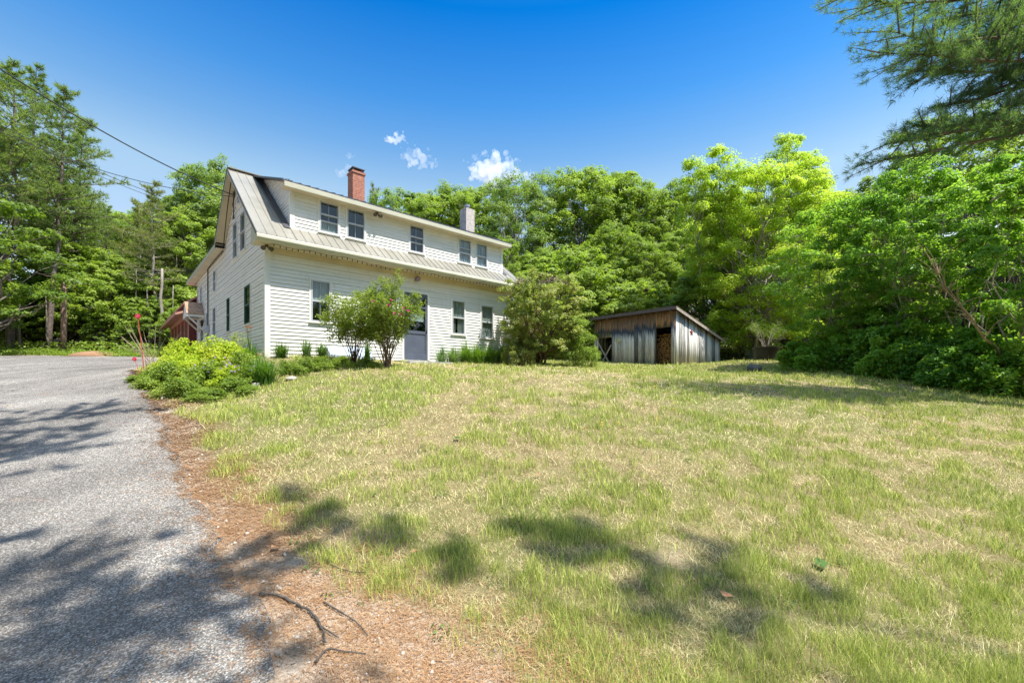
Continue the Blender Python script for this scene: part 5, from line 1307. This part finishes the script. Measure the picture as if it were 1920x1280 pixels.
# ------------------------------------------------------------------ grass, needles, gravel, wildflowers (uncountable)
rg=np.random.default_rng(500)
def ground_pts(n,y0,y1,pw,wide=1.5):
    u=rg.random(n); Y=y0*(y1/y0)**(u**pw); X=(rg.random(n)*2-1)*(wide*Y+2.2); return X,Y
def lawn(n,y0,y1,name,label,hs_,ws,gmat,pw=1.0,tall=0):
    X,Y=ground_pts(n,y0,y1,pw)
    off=X-edge_x(Y); bare=bareness(X,Y); cl=fbm(X,Y,7.0,21); keep=(off>.02)&(rg.random(n)<(1-bare*1.02)*np.clip(.35+1.5*(cl-.25),.08,1))
    # not under the house or the shed
    hx=(X-HC.x)*FD.x+(Y-HC.y)*FD.y; hy=(X-HC.x)*GD.x+(Y-HC.y)*GD.y; keep&=~((hx>-.02)&(hx<HL)&(hy>-.02))
    lx=(X-shed_loc.x)*LX.x+(Y-shed_loc.y)*LX.y; ly=(X-shed_loc.x)*LY.x+(Y-shed_loc.y)*LY.y; keep&=~((lx>0)&(lx<SLN)&(ly>0))
    X=X[keep];Y=Y[keep];cl=cl[keep]; n=len(X); Z=hz(X,Y)
    gp=fbm(X,Y,.42,31); gp2=fbm(X,Y,2.6,33); rgt=ss(Y,9,14)*.35+ss(X/np.maximum(Y,1),.3,1.1)*ss(Y,7,10)*.4
    gp3=fbm(X,Y,5.5,35); green=np.clip((gp-.47)*3.0+(gp2-.5)*3.4+(gp3-.5)*3.4+.21+rgt*1.5,0,1); isg=rg.random(n)<green*.85+.05
    H=hs_*rg.uniform(.5,1.3,n)*np.where(isg,1.15,.6)*(1+isg*(2.2*(gp2-.42)+2.4*(gp3-.45)))*(1+.9*(rg.random(n)<.03)); H=np.maximum(H,.012)
    a=rg.random(n)*6.283; lean=np.where(isg,rg.uniform(.1,.9,n),rg.uniform(.6,2.6,n)); wild=rg.random(n)<.006; H=np.where(wild,H+rg.uniform(.03,.10,n),H)
    w=ws*np.maximum(Y/3.2,.8)*rg.uniform(.7,1.3,n)*.5
    tx=np.cos(a)*lean*H; ty=np.sin(a)*lean*H; b=rg.random(n)*6.283; wx=np.cos(b)*w; wy=np.sin(b)*w
    V=np.stack([np.c_[X-wx,Y-wy,Z-.006],np.c_[X+wx,Y+wy,Z-.006],np.c_[X+tx*.4+wx*.7,Y+ty*.4+wy*.7,Z+H*.6],np.c_[X+tx*.4-wx*.7,Y+ty*.4-wy*.7,Z+H*.6],np.c_[X+tx,Y+ty,Z+H]],1).reshape(-1,3)
    i=np.arange(n)*5; 
    me_f=np.stack([np.c_[i,i+1,i+2],np.c_[i,i+2,i+3],np.c_[i+3,i+2,i+4]],1).reshape(-1,3)
    T=np.where(isg,rg.uniform(.55,1.0,n),rg.uniform(0,.45,n)); o=npmesh(name,V,me_f,3,gmat,None,np.repeat(T,3)); tag(o,label,'grass',kind='stuff'); return o
M['grass']=tinted('lawn blades dry to green',[(.40,.28,.15),(.84,.71,.42),(.90,.84,.48),(.72,.74,.24),(.44,.52,.10),(.17,.27,.045)],.6,.28)
lawn(1200000,.9,24,'lawn_grass','dry tan and green lawn grass on the slope',.045,.0034,M['grass'],.9)
# needle litter
n=90000; Y=rg.uniform(1.9,12,n)**1.0; Y=1.9*(12/1.9)**rg.random(n); d=rg.normal(size=n)*np.interp(Y,[2,4,12],[.9,.45,.18])+np.interp(Y,[2,4,12],[.75,.28,.05])
X=edge_x(Y)+d; keep=rg.random(n)<np.clip(fbm(X,Y,2.4,41)*2.4-.55,.04,1); X=X[keep];Y=Y[keep]; 
n2=9000; Y2=2.0*(11/2.0)**rg.random(n2); X2=edge_x(Y2)-np.abs(rg.normal(size=n2))*1.8; kk=rg.random(n2)<(fbm(X2,Y2*2.6,1.3,43)>.60); X=np.r_[X,X2[kk]];Y=np.r_[Y,Y2[kk]]; n=len(X)
n3=26000; Y3=2*(9/2)**rg.random(n3); X3=(rg.random(n3)*2-1)*(1.2*Y3+1); kk=(X3>edge_x(Y3))&(rg.random(n3)<np.clip(fbm(X3,Y3,1.1,45)*3-1.3,.03,1)); X=np.r_[X,X3[kk]];Y=np.r_[Y,Y3[kk]]; n=len(X)
kq=(X>edge_x(Y)-.12)|(rg.random(n)<.22); X=X[kq];Y=Y[kq];n=len(X); onr=X<edge_x(Y); Z=hz(X,Y)+np.where(onr,.034,.004)+rg.random(n)*.012; a=rg.random(n)*6.283; L=rg.uniform(.04,.10,n)*.5; w=.0013*np.maximum(Y/2.6,1)
dx=np.cos(a)*L;dy=np.sin(a)*L; V=np.stack([np.c_[X-dx-np.sin(a)*w,Y-dy+np.cos(a)*w,Z],np.c_[X-dx+np.sin(a)*w,Y-dy-np.cos(a)*w,Z],np.c_[X+dx,Y+dy,Z+rg.normal(size=n)*.006]],1).reshape(-1,3)
o=npmesh('needle_litter',V,np.arange(3*n).reshape(-1,3),3,tinted('fallen pine needles',[(.20,.10,.05),(.44,.24,.11),(.60,.40,.22)],.8),None,rg.random(n)); tag(o,'orange brown pine needles along the driveway edge','pine needles',kind='stuff')
# gravel
n=9000; Y=1.95*(8/1.95)**rg.random(n); X=edge_x(Y)+np.abs(rg.normal(size=n))*np.interp(Y,[2,4,8],[1.3,.6,.25])+.03; keep=rg.random(n)<bareness(X,Y); X=X[keep];Y=Y[keep];n=len(X);Z=hz(X,Y)
O=np.array([(1,0,0),(-1,0,0),(0,1,0),(0,-1,0),(0,0,1),(0,0,-1),(.6,.6,.5),(-.6,-.5,.5)],float); Fo=[(0,6,4),(6,2,4),(2,1,4),(1,7,4),(7,3,4),(3,0,4),(0,2,6),(1,3,7),(0,3,5),(3,1,5),(1,2,5),(2,0,5)]
sz=np.exp(rg.normal(size=n)*.6)*.0034; sz=np.clip(sz,.0015,.016); V=np.c_[X,Y,Z+sz*.3][:,None,:]+O[None]*(sz[:,None,None]*rg.uniform(.6,1.3,(n,1,3)))
o=npmesh('gravel',V.reshape(-1,3),(np.arange(n)[:,None,None]*8+np.array(Fo)[None]).reshape(-1,3),3,tinted('pale gravel',[(.25,.22,.19),(.42,.37,.31),(.60,.55,.48)],.85),None,np.repeat(rg.random(n),12)); tag(o,'pale gravel on the bare strip beside the driveway','gravel',kind='stuff')
# broad-leaf weeds in the turf
n=520; Y=2.6*(20/2.6)**rg.random(n); X=(rg.random(n)*2-1)*(1.15*Y+1); keep=(X>edge_x(Y)+.5)&(fbm(X,Y,.8,51)>.5); X=X[keep];Y=Y[keep];n=len(X); 
C=np.repeat(np.c_[X,Y,hz(X,Y)+.03],7,0)+rg.normal(size=(n*7,3))*np.array((.028,.028,.006)); o=leaves('lawn_weeds',C,np.array((0,0,1.0))+rg.normal(size=(n*7,3))*.4,rg.uniform(.015,.036,n*7),foliage('turf weed leaf',[(.07,.13,.03),(.12,.20,.05),(.17,.26,.06)],.3),None,rg.random(n*7),rg,'oval'); tag(o,'small broad leaved weeds scattered in the lawn','weeds',kind='stuff')
n=240; Y=6.5*(17/6.5)**rg.random(n); X=Y*rg.uniform(.15,1.15,n); keep=fbm(X,Y,.9,53)>.46; X=X[keep];Y=Y[keep];n=len(X)
C=np.repeat(np.c_[X,Y,hz(X,Y)+rg.uniform(.07,.16,n)],5,0)+rg.normal(size=(n*5,3))*.006; o=leaves('yellow_wildflowers',C,np.array((0,0,1.0))+rg.normal(size=(n*5,3))*.6,.02,plain('yellow petal',(.80,.50,.02),.5),None,rg.random(n*5),rg,'oval',.8); tag(o,'tiny yellow wildflowers scattered across the right of the lawn','wildflowers',kind='stuff')
# undergrowth on the woodland floor
n=60000; Y=rg.uniform(25.0,34,n); X=rg.uniform(-45,45,n); keep=rg.random(n)<np.clip(fbm(X,Y,.5,61)*2.2-.4,.1,1); X=X[keep];Y=Y[keep];n=len(X)
C=np.c_[X,Y,hz(X,Y)+rg.random(n)**1.5*.7]; o=leaves('undergrowth',C,np.array((0,0,.8))+rg.normal(size=(n,3))*.5,rg.uniform(.1,.22,n),L_weed,None,rg.random(n),rg,'diamond'); tag(o,'leafy undergrowth on the floor of the woods','undergrowth',kind='stuff')
# ferny bank at the far side of the driveway
n=26000; Y=rg.uniform(23.6,27.0,n); X=rg.uniform(-34,-17,n); C=np.c_[X,Y,hz(X,Y)+rg.random(n)*.30*np.clip(fbm(X,Y,.8,63)*2-.3,.1,1.3)]; o=leaves('bank_plants',C,np.array((0,0,.8))+rg.normal(size=(n,3))*.5,rg.uniform(.06,.14,n),L_weed,None,rg.random(n),rg,'diamond'); tag(o,'low green plants on the bank beyond the driveway','ground cover',kind='stuff')
# needle heap
g=hit(148,668); n=7000; a=rg.random(n)*6.28; r_=np.sqrt(rg.random(n)); X=g.x+np.cos(a)*r_*1.6; Y=g.y+.9+np.sin(a)*r_*.8; Z=hz(X,Y)+.28*(1-r_**2); D=rand_dirs(rg,n); D[:,2]*=.3; V,Fa=needles(np.c_[X,Y,Z],D,rg.uniform(.1,.25,n),np.full(n,.025),rg)
mb=MB(); mb.lathe([(1.55,-.1),(1.3,.08),(.8,.2),(.3,.26),(.02,.27)],20); hp=mb.build('needle_heap',plain('raked needles',(.30,.17,.09),.95),smooth=True); hp.scale=(1,.5,1); hp.location=(g.x,g.y+.9,gz(g.x,g.y+.9)); tag(hp,'low heap of raked brown needles at the far edge of the driveway','heap')
# fallen sticks and leaves
def stick(pts,r0,label):
    P=[]
    for i,(px,py) in enumerate(pts):
        h_=hit(px,py); P.append(Vector((h_.x,h_.y,h_.z+.012+r0)))
    o0=P[0]; rr=random.Random(int(pts[0][0])); Q=[]
    for i in range(len(P)-1):
        p0,p1,p2,p3=P[max(i-1,0)],P[i],P[i+1],P[min(i+2,len(P)-1)]
        for k in range(5):
            t=k/5; q=.5*((2*p1)+(p2-p0)*t+(2*p0-5*p1+4*p2-p3)*t*t+(3*p1-p0-3*p2+p3)*t**3); Q.append(q+Vector((rr.uniform(-1,1),rr.uniform(-1,1),rr.uniform(-.3,.6)))*r0*.5)
    Q.append(P[-1]); n_=len(Q); root=MB(); root.tube([tuple(p-o0) for p in Q],[r0*(1-.65*i/n_)*rr.uniform(.8,1.2) for i in range(n_)],7)
    for k in range(3):
        q=Q[rr.randrange(2,n_-1)]-o0; d=Vector((rr.uniform(-1,1),rr.uniform(-1,1),.25)).normalized()*rr.uniform(2,6)*r0; root.tube([tuple(q),tuple(q+d)],[r0*.4,r0*.15],5)
    return root,o0,label
M['stick']=plain('grey dead stick',(.10,.085,.07),.9,0,.4,20,.6)
for pts,r0,lab,side in (([(488,1120),(520,1130),(560,1142),(590,1165),(605,1190),(611,1215)],.011,'forked dead stick on the bare ground beside the driveway',[[(590,1165),(600,1180),(636,1206)]]),
    ([(608,1134),(640,1155),(672,1182),(690,1205)],.006,'thin dead stick right of the forked one',[]),([(592,1255),(612,1235),(650,1232),(686,1234)],.007,'bent dead stick nearest the bottom of the photo',[]),
    ([(608,1050),(625,1068),(660,1080),(690,1082)],.006,'pale curved stick at the lawn edge',[]),([(716,800),(700,806),(690,815)],.006,'little dark stick on the middle of the lawn',[]),([(780,855),(790,842),(800,850)],.008,'short dark stick beside the fallen leaf on the lawn',[])):
    mb,o0,_=stick(pts,r0,lab)
    for sd in side: mb.tube([tuple(Vector((hit(*q).x,hit(*q).y,hit(*q).z+.02))-o0) for q in sd],[r0*.7,r0*.5,r0*.25],6)
    o=mb.build('fallen_stick',M['stick'],smooth=True); o.location=o0; tag(o,lab,'stick')
def fallen(px,py,size,mat,lab,seed):
    h_=hit(px,py); r=random.Random(seed); n=9; vs=[(0,0,.02)]; 
    for i in range(n):
        a=i/n*6.283; R=size*(1 if i%2 else .62)*r.uniform(.85,1.1); vs.append((R*math.cos(a),R*.75*math.sin(a),.012+.02*r.random()))
    mb=MB(); mb.add(vs,[(0,1+i,1+(i+1)%n) for i in range(n)]); o=mb.build('fallen_leaf',mat); o.location=(h_.x,h_.y,h_.z+.03); o.rotation_euler=(r.uniform(-.2,.2),r.uniform(-.2,.2),seed); tag(o,lab,'leaf')
M['leafg']=plain('fresh fallen leaf',(.06,.13,.02),.85,0,.3,20); M['leafb']=plain('dry fallen leaf',(.38,.20,.10),.8,0,.3,20)
fallen(1538,1070,.072,M['leafg'],'fresh green oak leaf lying on the right of the lawn',1); fallen(857,828,.065,M['leafg'],'green leaf sprig lying on the middle of the lawn',2)
fallen(779,1044,.05,M['leafb'],'dry brown leaf at the lawn edge',3); fallen(515,1040,.05,M['leafb'],'reddish dry leaf on the sandy strip by the driveway',4); fallen(1360,1135,.05,M['leafb'],'small dry leaf on the lower right lawn',5); fallen(1010,900,.04,M['leafb'],'small dry leaf near the centre of the lawn',6)

# ------------------------------------------------------------------ clouds (real volumes far away, outside everything)
def cloud(blobs,Y,label,seed,dens=.010):
    """one lumpy closed mesh filled with uneven white vapour"""
    import bmesh
    t=NT('cloud vapour %d'%seed); t.t.nodes.remove(t.b)
    pv=t.n('VolumePrincipled'); pv.inputs['Color'].default_value=(1,1,1,1); pv.inputs['Anisotropy'].default_value=.3
    co=t.n('TexCoord').outputs['Object']; n1=t.noise(co,.0075,2,.5); n2=t.noise(co,.035,8,.7)
    f=t.math('ADD',t.math('MULTIPLY',n1,.5),t.math('MULTIPLY',n2,.5))
    dsty=t.ramp(f,[(.45,0),(.62,1)]); t.l(t.math('MULTIPLY',dsty,dens),pv.inputs['Density']); t.l(pv.outputs[0],t.o.inputs['Volume'])
    c0=Vector(P3(blobs[0][0],blobs[0][1],Y)); b=bmesh.new()
    rr=random.Random(seed*7)
    for (px,py,r) in blobs:
        for k in range(48):
            a=rr.random()*6.283; d=r*math.sqrt(rr.random())*1.2; q=r*rr.uniform(.08,.36)*(1.2-d/r*.65)
            p=Vector(P3(px+math.cos(a)*d*1.1,py+math.sin(a)*d*.8,Y+rr.uniform(-.6,.6)*r/F*Y))-c0; bmesh.ops.create_icosphere(b,subdivisions=2,radius=q/F*Y,matrix=Matrix.Translation(p))
    me=bpy.data.meshes.new('cloud'); b.to_mesh(me); b.free(); me.materials.append(t.m); o=bpy.data.objects.new('cloud',me); COL.objects.link(o); o.location=c0
    m=o.modifiers.new('remesh','REMESH'); m.mode='VOXEL'; m.voxel_size=6
    tag(o,label,'cloud'); return o
cloud([(785,296,24),(770,282,16),(800,305,17),(760,290,12)],2600,'small bright cloud above the block chimney',1,.024)
cloud([(742,257,16),(730,260,10),(752,262,9)],2600,'little round wisp of cloud left of the small bright one',2,.035)
cloud([(925,315,38),(895,305,22),(940,340,36),(915,345,30),(975,345,26),(1000,330,14),(955,310,18)],2700,'largest white cloud rising behind the treetops',3,.026)
cloud([(648,318,16),(655,292,9),(640,325,10)],2600,'faint cloud left of the brick chimney',4,.012)

# ------------------------------------------------------------------ woods across the road behind the camera (seen in the window glass, bounce light)
for i,(p,x,y,s_) in enumerate(((protoA,-16,-24,1),(protoB,-8,-27,1),(protoC,0,-25,1.1),(protoA,8,-27,1.1),(protoB,16,-24,1),(protoC,25,-22,1.1),(protoA,33,-18,1.1),(protoB,-25,-20,1.1),(protoC,-33,-14,1.2),(protoE,-12,-19,1.2),(protoE,5,-20,1.2),(protoE,20,-18,1.2))):
    put(p,x,y,gz(x,y)-.2,i*1.1,s_*1.5,'green broadleaf tree across the road behind the camera','tree','broadleaf trees behind the camera')

# the wood goes on past both edges of the photograph
for i,(p,x,y,s_) in enumerate(((pA,-37,24,1.0),(protoA,-36,30,1.1),(protoC,-42,25,1.1),(pB,-40,19,1.0),(protoB,-46,30,1.2),(protoA,-47,20,1.1),(protoE,-31,23,1.2),(protoE,-36,20,1.2),(protoC,-50,12,1.1),(protoA,-44,8,1.1),(protoC,44,32,1.1),(protoA,34,22,1.0),(protoC,36,12,1.0),(protoA,30,30,1.1))):
    put(p,x,y,gz(x,y)-.2,i*1.9,s_,'tree of the surrounding wood beyond the edges of the photo','tree','trees beyond the edges of the photo')
